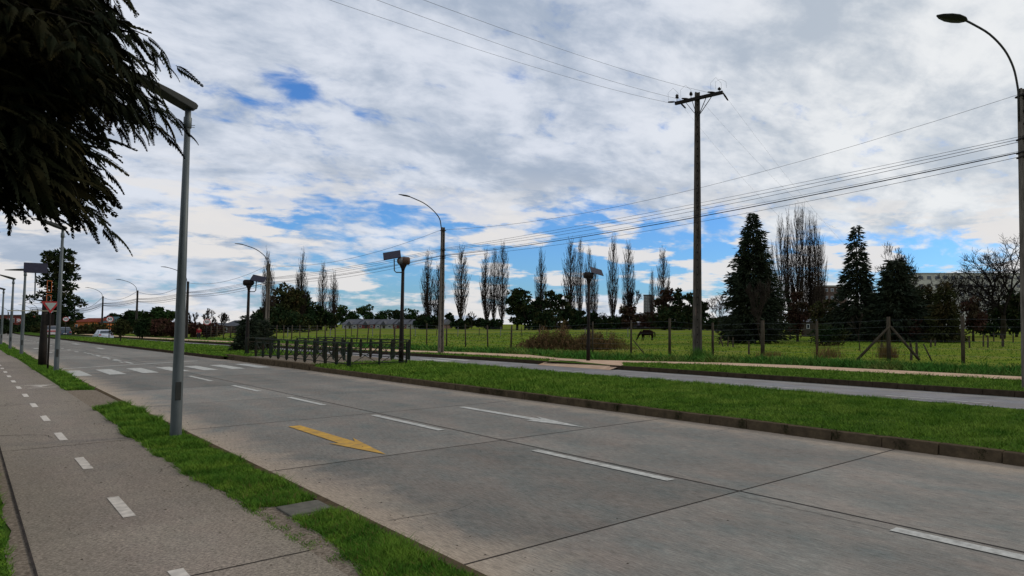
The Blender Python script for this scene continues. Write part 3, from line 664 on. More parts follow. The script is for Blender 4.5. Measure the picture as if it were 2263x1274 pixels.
# ------------------------------------------------------------------ concrete lamp and utility poles
def hpole(mb, H, w0, w1, d0, d1, web=.35):
    for (s, z0, z1) in ((1, 0, H),):
        for q in (-1, 1):   # two flanges and a recessed web
            a0, a1 = w0/2, w1/2; f0, f1 = w0*.28, w1*.28
            vs = []
            for z, a, f, dd in ((z0, a0, f0, d0/2), (z1, a1, f1, d1/2)):
                xi, xo = sorted((q*(a-f), q*a)); vs += [(xi,-dd,z),(xo,-dd,z),(xo,dd,z),(xi,dd,z)]
            mb.add(vs, [(0,3,2,1),(4,5,6,7),(0,1,5,4),(1,2,6,5),(2,3,7,6),(3,0,4,7)])
    vs = []
    for z, a, dd in ((0, w0/2-w0*.28, d0/2*web), (H, w1/2-w1*.28, d1/2*web)):
        vs += [(-a,-dd,z),(a,-dd,z),(a,dd,z),(-a,dd,z)]
    mb.add(vs, [(0,3,2,1),(4,5,6,7),(0,1,5,4),(1,2,6,5),(2,3,7,6),(3,0,4,7)])
    return mb
tops = []
def lamp_pole(px, D, toppy, label, wires=True, k=1.0, m=None, fx=1.25, rise=.86, rz=0, near=False, hk=1):
    x, y = dp(px, D); H = zz(px, toppy, D)
    t = thing('concrete_lamp_pole', label, 'lamp pole', (x, y, -.03), rz, 'concrete poles with curved lamp arms along the far road')
    hpole(MB(), H, .34*k, .22*k, .30*k, .20*k).build('pole', m or CONC, t, bevel=.01 if D < 60 else 0)
    if near:
        for z in np.arange(1.2, H-.3, .42): MB().box((0, -.075*k, z), (.05, .03, .06)).build('climbing_hole', BLACKM, t)
        for z in (H-.25, H-1.7, H-2.15, H-2.3): MB().box((0, -.02, z), (.28*k, .40*k, .05)).build('cable_clamp', BLACKM, t)
    ap = [(-.12,0,H-1.1),(-.13,0,H-.3),(-.16,0,H+.1*rise),(-.30,0,H+.75*rise),(-.62*fx,0,H+1.35*rise),(-1.15*fx,0,H+1.85*rise),(-1.75*fx,0,H+2.15*rise),(-2.05*fx,0,H+2.27*rise)]; sm = []
    for i_ in range(1, 7):
        p_ = [Vector(ap[max(0, min(7, i_+q-1))]) for q in range(4)]
        for u in (0, .25, .5, .75): sm.append(.5*((2*p_[1])+(p_[2]-p_[0])*u+(2*p_[0]-5*p_[1]+4*p_[2]-p_[3])*u*u+(3*p_[1]-p_[0]-3*p_[2]+p_[3])*u**3))
    sm = [Vector(ap[0])]+sm+[Vector(ap[7])]; a = MB().tube(sm, [.037*k]*len(sm), 8)
    a.build('arm', DSTEEL, t, True)
    h = MB(); n = 12; vs = []; L_ = .85; sl_ = math.radians(17)
    prof = [(0,.055,.03),(.10,.13,.06),(.28,.17,.075),(.5,.165,.06),(.72,.10,.035),(.85,.02,.012)]
    for (u, wd, hh) in prof:
        for (yy, z_) in ((-wd,-.01),(-wd*.7,hh*.7),(0,hh),(wd*.7,hh*.7),(wd,-.01),(0,-.03)):
            vs.append((-2.0*fx-u*math.cos(.09)*(1+.25*(hk > 1)), yy*k*hk, H+2.26*rise+u*math.sin(.09)+z_*k*(1+.3*(hk > 1))))
    fs = [tuple(range(6)), tuple(range(35, 29, -1))]
    for i in range(5):
        for j in range(6): fs.append((i*6+j, (i+1)*6+j, (i+1)*6+(j+1) % 6, i*6+(j+1) % 6))
    h.add(vs, fs).build('lamp_head', DSTEEL, t, True)
    if wires: tops.append((x, y, H))
    return t
C = [(2271, 22.8, 195, 'weathered concrete pole at the right edge with curved arm and flat lamp head', CONC), (975, 51.4, 502, 'concrete lamp pole left of centre between field and tan footpath', CONC),
     (590, 78, 583, 'concrete lamp pole behind the railings in front of the bare poplars', CONC), (412, 104, 622, 'concrete lamp pole just right of the nearest steel lamp', CONCD),
     (301, 136, 642, 'concrete lamp pole beside the round dark tree, fifth from the right edge', CONCD), (225, 168, 655, 'concrete lamp pole above the silver car', CONCD), (163, 214, 672, 'small concrete lamp pole right of the ragged pine', CONCD)]
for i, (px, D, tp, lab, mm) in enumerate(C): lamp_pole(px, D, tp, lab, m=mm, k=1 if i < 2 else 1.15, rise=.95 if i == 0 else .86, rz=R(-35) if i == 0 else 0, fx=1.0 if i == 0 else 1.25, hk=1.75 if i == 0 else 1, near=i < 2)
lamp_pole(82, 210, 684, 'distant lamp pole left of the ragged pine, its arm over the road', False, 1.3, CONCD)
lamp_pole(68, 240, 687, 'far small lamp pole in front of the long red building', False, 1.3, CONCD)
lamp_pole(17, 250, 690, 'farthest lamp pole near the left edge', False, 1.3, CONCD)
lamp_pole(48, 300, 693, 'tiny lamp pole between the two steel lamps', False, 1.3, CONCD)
# cables run from pole to pole
def cable(name, label, P, sag, r, m=None, group=None, off=0, kf=.00021):
    b = MB(); pts = []
    for i in range(len(P)-1):
        a, c = Vector(P[i]), Vector(P[i+1]); n = 14
        for k in range(n+(i == len(P)-2)):
            s = k/n; q = a.lerp(c, s); q.z -= sag*4*s*(1-s)*((c-a).length/41)**1.3; pts.append(q)
    b.tube(pts, [max(r, kf*max(10, depth(p.x, p.y))) for p in pts], 5); o = b.build(name, m or WIRE); tag(o, label, 'cable', group); return o
tops.insert(0, (24.1, -32, 9.7)); tops.append((14.0, 300, 9))
grp = 'overhead cables between the concrete lamp poles'
for (dz, dx, sg, r, lab) in ((.22, -.1, .98, .006, 'thin single cable slung highest between the concrete lamp poles'),
        (1.66, -.16, .22, .007, 'uppermost cable of the bundle below the lamp arms'), (1.70, 0, .30, .009, 'second cable of the bundle between the concrete poles'),
        (1.76, .10, .40, .009, 'third cable of the bundle between the concrete poles'), (2.18, -.14, .36, .019, 'thick black cable of the lower bundle on the concrete poles'),
        (2.10, .0, .30, .007, 'thin cable just above the thick one on the concrete poles'), (2.26, .12, .48, .008, 'lowest slack cable between the concrete poles')):
    cable('overhead_cable', lab, [(x+dx, y, H-dz) for x, y, H in tops], sg, r, group=grp)
# the tall utility pole with its crossarm
ux, uy = G(1541, 787); UD = depth(ux, uy); UH = zz(1541, 205, UD)
t = thing('utility_pole', 'tall concrete power pole with a dark wooden crossarm at the field fence', 'utility pole', (ux, uy, 0), -YAW+R(8))
hpole(MB(), UH, .60, .33, .42, .27, .3).build('pole', mat('utility_pole_concrete', (.13,.112,.092), (.055,.047,.04), 3, .9, bump=.3, stretch=(3,3,.5)), t, bevel=.015)
pr = MB(); 
for z in np.arange(3.2, 5.2, .1): pr.box((-.19, -.192+.0045*z, z), (.13, .012, .06))
MB().box((-.185, -.186, 2.95), (.15, .02, .55)).build('paint_mark', GRAFF, t)
for z in np.arange(.9, UH-.6, .5): MB().box((.0, -.07, z), (.06, .02, .09)).build('climbing_hole', BLACKM, t)
za = zz(1541, 219, UD); al = .62   # crossarm is skewed to the view: right end nearer
e0 = Vector((-1.75*math.cos(al), 1.75*math.sin(al), za-.14)); e1 = Vector((1.75*math.cos(al)+.1, -1.75*math.sin(al), za+.10))
MB().bar(e0+Vector((0,-.25,0)), e1+Vector((0,-.25,0)), .16, .22).build('crossarm', BLACKM, t, bevel=.01)
for f in (.22, .36, .66, .78):
    p = e0.lerp(e1, f)+Vector((0,-.3,-.08)); MB().bar(p, (0.05 if f > .5 else -.05, -.2, za-1.25), .045, .03).build('brace', BLACKM, t)
for f, up_ in ((.04, .45), (.34, .38), (.93, .22)):
    p = e0.lerp(e1, f)+Vector((0,-.25,.1)); MB().lathe([(.02,0),(.02,up_*.5),(.09,up_*.52),(.13,up_*.7),(.07,up_*.78),(.12,up_*.9),(.05,up_+.05),(.02,up_+.09)], p, 10).build('insulator', BLACKM, t, True)
for f, dv in ((.02, (-.55,.2,.02)), (.30, (-.5,.2,.06)), (.86, (-.55,.2,.06)), (.08, (.5,.1,-.45)), (.98, (.45,.1,-.6))):
    p = e0.lerp(e1, f)+Vector((0,-.25,.1)); q = p+Vector(dv); MB().tube([p, p.lerp(q, .3), p.lerp(q, .5), p.lerp(q, .9), q], [.02, .055, .065, .055, .015], 8).build('strain_insulator', BLACKM, t, True)
for f, s in ((.0, 1), (.27, 1), (.9, 1), (1.0, .8)):
    p = e0.lerp(e1, f)+Vector((0,-.25,.12)); MB().tube([p+Vector((-.45,.1,.1)), p+Vector((-.48,.1,.6)), p+Vector((-.15,0,.95*s)), p+Vector((.22,0,.6)), p+Vector((.25,0,.2))], .008, 4).build('jumper_wire', WIREG, t)
MW = Matrix.Translation((ux, uy, 0)) @ Matrix.Rotation(-YAW+R(8), 4, 'Z')
def seg_cable(label, p0, px, py, z, sag, grp_, ext=1.6):
    a = MW @ p0; fw, cx, up = ray(px, py); s = (z-CAMH)/up; pxy = (FW*fw+RT*cx)*s; c = Vector((pxy[0], pxy[1], z)); c = a+(c-a)*ext
    cable('power_line', label, [a, c], sag, .006, WIREG, grp_)
for f, px, lab in ((.0, 825, 'power line leaving the crossarm at its left end towards the upper left'), (.28, 920, 'power line leaving the middle of the crossarm towards the upper left'), (.88, 1020, 'power line leaving the right end of the crossarm towards the upper left')):
    seg_cable(lab, e0.lerp(e1, f)+Vector((-.5, -.1, .1)), px, -2, 12.3, .5, 'power lines from the crossarm over the road')
for f, px, py, lab in ((.08, 1720, 425, 'power line sinking from the left end of the crossarm over the field'), (.5, 1790, 410, 'power line sinking from the middle of the crossarm over the field'), (.98, 1860, 490, 'power line sinking from the right end of the crossarm over the field')):
    a = MW @ (e0.lerp(e1, f)+Vector((.4, -.2, -.4))); D2 = 150; x2, y2 = dp(px+60, D2); c = Vector((x2, y2, zz(px+60, py+95, D2)))
    cable('power_line', lab, [a, c], .35, .004, WIREG, 'power lines from the crossarm over the field', 0, .00008)

# ------------------------------------------------------------------ solar crossing lights
def solar(px, py, hpy, side, label, rz=0, flip=0, kp=1.0, tall=None, panel=(.78,.46), z0=0):
    x, y = G(px, py, z0); D = depth(x, y); H = zz(px, hpy, D)-z0
    t = thing('solar_light', label, 'solar light', (x, y, z0), -YAW*.6+rz, 'solar powered crossing lights')
    MB().tube([(0,0,-.05),(0,0,1.0),(0,0,2.2),(0,0,H-.35)], [.115*kp,.11*kp,.085*kp,.07*kp], 12).build('pole', BLACKM, t, True)
    if kp < 1.4:
        MB().lathe([(.07,H-.45),(.09,H-.35),(.16,H-.2),(.16,H-.12)], n=14).build('neck', BLACKM, t, True)
        MB().tube([(-side*.30,0,H+.02),(-side*.24,0,H+.02),(-side*.05,0,H+.02),(side*.22,0,H+.02),(side*.25,0,H+.02)][::1], [.15,.19,.20,.17,.05], 16).build('lamp_drum', RUST if flip else BLACKM, t, True)
        MB().tube([(side*.02,0,H+.02),(side*.18,0,H+.02),(side*.27,0,H+.02)], [.202,.18,.09], 16).build('drum_cover', PANELB if flip else BLACKM, t, True)
    hz_ = H-.42
    MB().tube([(0,0,hz_-.12),(side*.30,0,hz_-.12),(side*.38,0,hz_-.04),(side*.40,0,hz_+(.52 if kp < 1.4 else 1.3))], .028, 8).build('panel_arm', GALV, t, True)
    q = Matrix.Rotation(R(-38), 3, 'X'); c = (side*.50, 0, hz_+.70)
    if kp > 1.4: c = (side*.40, -.05, hz_+1.45)
    MB().box(c, (panel[0], panel[1]*1.25, .035), mat=Matrix.Rotation(R(62), 3, 'X') if kp > 1.4 else Matrix.Rotation(R(12*side), 3, 'Y') @ Matrix.Rotation(R(42), 3, 'X')).build('solar_panel', PANEL, t, bevel=.005)
    return t
solar(886, 806, 578, -1, 'black solar light post at the end of the green railings', flip=1, z0=.18)
solar(1300, 798, 610, 1, 'black solar light post beside the ramp to the tan footpath', rz=.3)
solar(545, 785, 626, 1, 'black solar light post rising from the dark bush behind the railings', z0=.18)
s4 = solar(93, 812, 640, -1, 'thick black post with a solar panel beside the yield sign', kp=1.45, rz=.45, panel=(.85,.45))
ORG = mat('faded_orange', (.55,.16,.05), (.35,.12,.06), 20)
for z in (1.85+1.4, 3.95): 
    fr_ = MB()
    for (dx, dz, sx, sz_) in ((-.06,0,.025,.55),(.10,0,.025,.55),(.02,.28,.19,.03),(.02,-.28,.19,.03)): fr_.box((dx+.1, -.17, z+dz), (sx, .03, sz_))
    fr_.build('sign_frame', ORG, s4)
sb_ = MB().bar((-1.3,-.1,2.75),(.5,-.1,2.75), .045); sb_.build('side_bar', mat('pale_bar', (.3,.28,.2)), s4)

# ------------------------------------------------------------------ signs
def text_mesh(s, size, m, parent, loc, rot):
    cu = bpy.data.curves.new('lettering', 'FONT'); cu.body = s; cu.size = size; cu.align_x = 'CENTER'; cu.align_y = 'CENTER'; cu.offset = size*.02; cu.extrude = .002
    to = bpy.data.objects.new('tmp', cu); COL.objects.link(to); bpy.context.view_layer.update()
    me = bpy.data.meshes.new_from_object(to.evaluated_get(bpy.context.evaluated_depsgraph_get())); bpy.data.objects.remove(to)
    me.materials.clear(); me.materials.append(m); o = bpy.data.objects.new('lettering', me); COL.objects.link(o); o.parent = parent; o.location = loc; o.rotation_euler = rot
RED = mat('sign_red', (.42,.03,.03), (.33,.03,.03), 5, .5); SWH = mat('sign_white', (.7,.7,.68), rough=.5); SGRY = mat('sign_grey', (.38,.42,.38), (.3,.34,.3), 5, .5); BLK = mat('sign_black', (.01,.01,.01))
x, y = G(105, 820); t = thing('yield_sign', 'red bordered triangular yield sign on a dark post by the crossing', 'road sign', (x, y, 0), -.05)
MB().tube([(0,0,-.1),(0,0,2.95)], .035, 8).build('post', BLACKM, t, True)
def tri_(r, y0, y1, zc): return MB().prism([(-r*.9, zc+r*.5), (r*.9, zc+r*.5), (0, zc-r)], y0, y1)
tri_(.36, -.06, -.04, 2.95).build('sign_face', RED, t); tri_(.225, -.068, -.061, 2.955).build('sign_centre', SGRY, t)
MB().box((0,.03,2.3), (.30,.04,.5)).build('lower_plate', BLACKM, t)
x, y = G(105, 820); 
def speed(px, D, cpy, label, txt='50', r=.42, mast=None):
    x, y = dp(px, D); H = zz(px, cpy, D); t = thing('speed_limit_sign', label, 'road sign', (x, y, 0), -.12)
    MB().tube([(0,0,-.1),(0,0,H+.2)], .05, 8).build('post', BLACKM, t, True)
    def disc(r_, y0, y1): return MB().prism([(r_*math.cos(a), H+r_*math.sin(a)) for a in np.linspace(0, 2*math.pi, 28, endpoint=False)], y0, y1)
    disc(r, -.09, -.055).build('sign_face', RED, t); disc(r*.80, -.097, -.091).build('sign_centre', SWH, t); text_mesh(txt, r*1.15, BLK, t, (0, -.1, H), (R(90), 0, 0))
speed(242, 96, 706, 'round 50 speed limit sign right above the silver car'); speed(457, 95, 712, 'round 50 speed limit sign by the shrubs right of the steel lamp'); speed(145, 120, 706, 'round 50 speed limit sign in front of the ragged pine')
speed(41, 165, 708, 'small red rimmed 50 sign on a thin post near the left edge')

# ------------------------------------------------------------------ railings of the pedestrian crossing
def railing(p0, p1, label, n=None, H=1.08, z0=.18, tilt=0):
    p0, p1 = Vector((*p0, 0)), Vector((*p1, 0)); d = p1-p0; Ln = d.length; rz = math.atan2(d.y, d.x)
    t = thing('railing', label, 'railing', (p0.x, p0.y, z0), rz, 'green painted railings of the crossing island'); n = n or max(1, round(Ln/1.45)); s = Ln/n
    MB().box((Ln/2, 0, H), (Ln+.1, .06, .06)).build('top_rail', RAILG, t, bevel=.005)
    MB().box((Ln/2, 0, H-.24), (Ln, .035, .04)).build('middle_rail', RAILG, t); MB().box((Ln/2, 0, .16), (Ln, .035, .04)).build('bottom_rail', RAILG, t)
    for i in range(n+1):
        p = MB()
        p.box((i*s, 0, H/2-.01), (.05, .06, H-.03)); p.box((i*s, 0, H*.5), (.022, .14, H*.9))
        p.build('post', RAILG, t)
        if i < n:
            c = MB(); c.bar((i*s+.11,0,.2),((i+1)*s-.11,0,H-.28), .03, .022); c.bar((i*s+.11,0,H-.28),((i+1)*s-.11,0,.2), .03, .022); c.build('cross_bars', RAILG, t)
    return t
a0 = G(770, 812, .2); a1 = G(566, 796, .2); c1 = G(898, 806, .2); b0 = G(830, 753, 1.25); b1 = G(640, 747, 1.25); b2 = G(536, 749, 1.25)
railing(a0, (12.0, 47.6), 'longest green railing along the kerb of the near road', 10)
railing((a0[0]+.05, a0[1]-.05), c1, 'short green railing crossing the island beside the solar post', 2)
railing((15.9, 37.8), (15.9, 49.2), 'green railing along the far road side of the island', 8)
railing((13.9, 39.0), (13.9, 46.6), 'inner green railing between the two long ones', 5)
railing((12.0, 49.6), (13.6, 50.4), 'green railing closing the left end of the island by the bush', 1)
railing((16.3, 36.6), (16.5, 39.0), 'short green railing standing behind the solar post', 1)

# ------------------------------------------------------------------ wire fences
def ray_poly(px, poly):
    f = [pxof(*p)-px for p in poly]
    for i in range(len(poly)-1):
        if f[i]*f[i+1] <= 0:
            a, b = 0, 1
            for _ in range(40):
                m = (a+b)/2; q = [poly[i][k]+(poly[i+1][k]-poly[i][k])*m for k in (0, 1)]
                if (pxof(*q)-px)*f[i] > 0: a = m
                else: b = m
            return q
    return poly[-1]
FP = [(41, 6), (38.6, 16.3), (38.4, 21), (36.6, 28.9), (34.0, 33), (33.2, 38), (33.0, 48), (33.2, 59), (31.6, 66), (30.2, 86), (29.6, 103), (27.5, 125), (24, 150)]
fence = thing('wire_fence', 'leaning wooden posts and strands of wire along the front of the field', 'fence', (33, 40, 0))
def fpost(px, h, r=.07, lean=(0,0), m=None):
    x, y = ray_poly(px, FP); MB().tube([(x-33, y-40, -.15), (x-33+lean[0]*.5, y-40+lean[1]*.5, h*.5), (x-33+lean[0], y-40+lean[1], h)], [r*1.05, r, r*.9], 7).build('post', m or WOOD, fence, True)
    return (x-33+lean[0], y-40+lean[1], h)
fl = []
for (px, h, r) in ((2127,2.6,.11),(1963,2.55,.13),(1805,2.3,.09),(1685,2.35,.14),(1575,2.2,.09),(1480,2.5,.10),(1395,2.4,.07),(1310,2.3,.06),(1240,2.1,.05),(1190,2.1,.05),(1130,2.0,.08),(1079,2.0,.07),(1030,2.1,.06),(988,2.0,.07),(944,2.2,.06),(908,2.1,.06),(873,2.1,.06),(840,2.0,.06),(812,2.0,.06),(789,2.0,.06),(765,2.0,.06),(742,2.0,.06),(720,2.0,.07),(700,2.0,.06),(682,2.0,.07),(664,2.0,.06),(645,2.0,.07),(628,2.0,.06),(612,2.0,.07),(510,1.9,.08),(495,1.9,.08),(480,1.9,.08),(466,1.8,.08),(430,1.8,.08)):
    fl.append(fpost(px, h, r, (random.uniform(-.12,.14), random.uniform(-.14,.10)) if px < 1300 else (0, 0)))
for f in (.12, .28, .44, .6, .76, .92):
    b = MB()
    pts = [(p[0], p[1]-.03, p[2]*f) for p in fl]; pts.insert(0, (41.5-33, -38, 2.4*f)); b.tube(pts, [.003+.00005*max(0, depth(p[0]+33, p[1]+40)) for p in pts], 4); b.build('wire', WIREG, fence)
x, y = ray_poly(1963, FP); x -= 33; y -= 40; rd = Vector((RT[0], RT[1], 0))
for s, l in ((-1, 2.0), (1, 1.75)): MB().tube([(x+rd.x*s*l, y+rd.y*s*l-.1, -.05), (x+rd.x*s*.05, y+rd.y*s*.05-.1, 1.95)], [.09, .075], 7).build('brace', WOOD, fence, True)
for px, a in ((1400, .5), (1255, .4), (2040, .3)): 
    x, y = ray_poly(px, FP); MB().tube([(x-33+rd.x*a*1.6, y-40+rd.y*a*1.6, -.05), (x-33, y-40, .95)], [.05, .04], 6).build('brace', WOOD, fence, True)
BF = [dp(1700, 96), dp(1350, 112), dp(1000, 118), dp(620, 112)]
fb = thing('wire_fence', 'pale thin posts of the second fence running across the middle of the field', 'fence', (60, 90, 0)); bl_ = []
for px in list(range(636, 1640, 47)):
    x, y = ray_poly(px, BF); z = float(zf(x, y)); h = random.uniform(1.35, 1.7); MB().tube([(x-60, y-90, z-.1), (x-60+random.uniform(-.1,.1), y-90, z+h)], .06, 5).build('post', WOOD if px % 2 else PANELB, fb); bl_.append((x-60, y-90, z+h*.8))
for dz in (0, -.4, -.8): MB().tube([(p[0], p[1], p[2]+dz) for p in bl_], .014, 4).build('wire', WIREG, fb)
for i, (bx, by, ty, lab) in enumerate(((405,1240,1120,'short post left of the braced fence post'),(650,1262,1120,'thick short post under the right brace'),(700,1250,1115,'short post just right of the brace foot'),(815,1155,1090,'small post in the grass under the thuja trees'),(850,1145,1085,'small post right beside the thuja trees'),
        (1135,1160,1065,'short field post just right of the tall fence post'),(1250,1150,1050,'leaning forked field post by the reddish shrub'),(1285,1158,1055,'straight field post by the reddish shrub'),(1335,1110,1030,'thin distant field post left of the stump'),(1410,1152,1060,'broad grey stump post in the right of the field'),(1495,1115,1040,'thin distant field post near the right concrete pole'))):
    px, py, tp = 1840+bx/3.747, 460+by/3.747, 460+ty/3.747; x, y = G(px, py, -.1); D = depth(x, y); H = (py-tp)/F*D; r = .14 if i == 9 else .09
    o = MB().tube([(0,0,-.1),(random.uniform(-.08,.08),0,H*.6),(random.uniform(-.1,.1),0,H)], [r, r*.95, r*.8], 8).build('fence_post', WOOD); o.location = (x, y, -.1); tag(o, lab, 'post', 'loose posts in the right of the field')
for px, py, lx, lab in ((1588,763,.35,'leaning stake left of the big conifer'),(1598,765,-.3,'second leaning stake crossing its neighbour by the big conifer'),(1608,766,.1,'upright stake by the big conifer'),(1620,768,0,'stake closest to the big conifer'),(1655,784,0,'thick stump post before the big conifer')):
    x, y = G(px, py, -.1); o = MB().tube([(0,0,-.1),(lx*RT[0],lx*RT[1],.95)], [.08,.06], 7).build('fence_post', WOOD); o.location = (x, y, -.1); tag(o, lab, 'post', 'stakes beside the big conifer')

# ------------------------------------------------------------------ horse and person, each one continuous skin
def skinned(name, J, E_, root, m, parent=None, sub=2):
    me = bpy.data.meshes.new(name); me.from_pydata([j[:3] for j in J], E_, []); me.update(); me.materials.append(m)
    o = bpy.data.objects.new(name, me); COL.objects.link(o); s = o.modifiers.new('skin', 'SKIN'); lay = me.skin_vertices[0] if me.skin_vertices else None
    if lay is None: 
        bpy.context.view_layer.objects.active = o
        me.attributes  # the modifier creates the layer below
        bpy.ops.object.select_all(action='DESELECT'); o.select_set(True); bpy.ops.mesh.customdata_skin_add(); lay = me.skin_vertices[0]
    for i, j in enumerate(J):
        r = j[3] if isinstance(j[3], tuple) else (j[3], j[3]); lay.data[i].radius = r
        lay.data[i].use_root = (i == root)
    s.use_smooth_shade = True; u = o.modifiers.new('sub', 'SUBSURF'); u.levels = u.render_levels = sub
    if parent: o.parent = parent
    return o
HAIR = mat('horse_coat', (.018,.010,.007), (.009,.006,.005), 3, .8); MANE = mat('horse_mane', (.008,.007,.006))
hx, hy = dp(1430, 92); hz_ = float(zf(hx, hy))-.05
hr = thing('horse', 'dark brown horse grazing with its head down in the field', 'horse', (hx, hy, hz_), -YAW+R(6))
J = [(.62,0,1.14,.36),(.25,0,1.12,.38),(-.2,0,1.10,.38),(-.58,0,1.12,.35),(-.86,0,1.05,.19),(-1.08,0,.76,.13),(-1.22,0,.44,.10),(-1.30,0,.27,.105),(-1.38,0,.08,.065),
     (.68,.16,.82,.17),(.80,.16,.55,.09),(.72,.16,.30,.055),(.74,.16,.04,.06), (.60,-.16,.82,.17),(.66,-.16,.55,.09),(.56,-.16,.30,.055),(.58,-.16,.04,.06),
     (-.60,.15,.80,.14),(-.60,.15,.50,.075),(-.62,.15,.26,.05),(-.62,.15,.04,.06), (-.50,-.15,.80,.14),(-.40,-.15,.50,.075),(-.46,-.15,.26,.05),(-.48,-.15,.04,.06), (.86,0,1.2,.12)]
E_ = [(0,1),(1,2),(2,3),(3,4),(4,5),(5,6),(6,7),(7,8),(0,9),(9,10),(10,11),(11,12),(0,13),(13,14),(14,15),(15,16),(3,17),(17,18),(18,19),(19,20),(3,21),(21,22),(22,23),(23,24),(0,25)]
skinned('body', J, E_, 2, HAIR, hr)
MB().tube([(.9,0,1.22),(1.03,0,1.0),(1.06,0,.7),(1.03,0,.42)], [.05,.09,.08,.02], 7).build('tail', MANE, hr, True)
MB().tube([(-.72,0,1.40),(-.92,0,1.16),(-1.12,0,.86),(-1.24,0,.58)], [.05,.07,.06,.03], 6).build('mane', MANE, hr, True)
for s in (-1, 1): MB().tube([(-1.13,s*.06,.56),(-1.10,s*.09,.66)], [.03,.006], 5).build('ear', HAIR, hr, True)
SKIN = mat('skin', (.30,.17,.11)); JACK = mat('red_jacket', (.30,.03,.035), (.20,.02,.03), 6); TROU = mat('dark_trousers', (.03,.03,.04)); HR = mat('dark_hair', (.012,.01,.008))
wx, wy = dp(440, 97); wz = -.02
pe = thing('person', 'person in a red jacket and dark trousers walking on the far footpath', 'person', (wx, wy, wz), -YAW*.4)
J = [(0,0,.92,.13),(0,0,1.12,.13),(0,0,1.36,.15),(0,0,1.48,.06),(0,-.01,1.60,.085),(0,-.01,1.68,.075),(-.19,0,1.38,.055),(-.24,.04,1.12,.042),(-.22,-.08,.88,.035),(.19,0,1.38,.055),(.24,-.04,1.12,.042),(.22,-.16,.90,.035),
     (-.09,0,.86,.095),(-.10,-.10,.48,.06),(-.10,.02,.08,.04),(-.10,-.12,.03,.035),(.09,0,.86,.095),(.10,.05,.48,.06),(.10,.24,.10,.04),(.10,.12,.03,.035)]
for i, s in ((8, -1), (11, 1)): pass
E_ = [(0,1),(1,2),(2,3),(3,4),(4,5),(2,6),(6,7),(7,8),(2,9),(9,10),(10,11),(0,12),(12,13),(13,14),(14,15),(0,16),(16,17),(17,18),(18,19)]
for hi, s in ((8, -1), (11, 1)):
    bx, by, bz = J[hi][:3]; J.append((bx, by-.03, bz-.07, .028)); pi_ = len(J)-1; E_.append((hi, pi_))
    for k in range(4): J.append((bx+(k-1.5)*.018, by-.05, bz-.15-.008*(k in (1, 2)), .009)); E_.append((pi_, len(J)-1))
    J.append((bx-s*.04, by-.07, bz-.10, .010)); E_.append((pi_, len(J)-1))
skinned('body', J, E_, 0, SKIN, pe, 1)
Jc = [(0,0,.84,.155),(0,0,1.12,.155),(0,0,1.37,.17),(0,0,1.47,.08),(-.20,0,1.39,.075),(-.245,.04,1.12,.06),(-.225,-.07,.92,.05),(.20,0,1.39,.075),(.245,-.04,1.12,.06),(.225,-.14,.94,.05)]
skinned('jacket', Jc, [(0,1),(1,2),(2,3),(2,4),(4,5),(5,6),(2,7),(7,8),(8,9)], 1, JACK, pe, 1)
Jt = [(0,0,.90,.14),(-.09,0,.84,.11),(-.10,-.10,.48,.075),(-.10,.02,.10,.055),(.09,0,.84,.11),(.10,.05,.48,.075),(.10,.22,.12,.055)]
skinned('trousers', Jt, [(0,1),(1,2),(2,3),(0,4),(4,5),(5,6)], 0, TROU, pe, 1)
MB().lathe([(.03,1.79),(.085,1.77),(.10,1.70),(.095,1.62),(.06,1.58)], (0,.02,0), 12).build('hair', HR, pe, True)

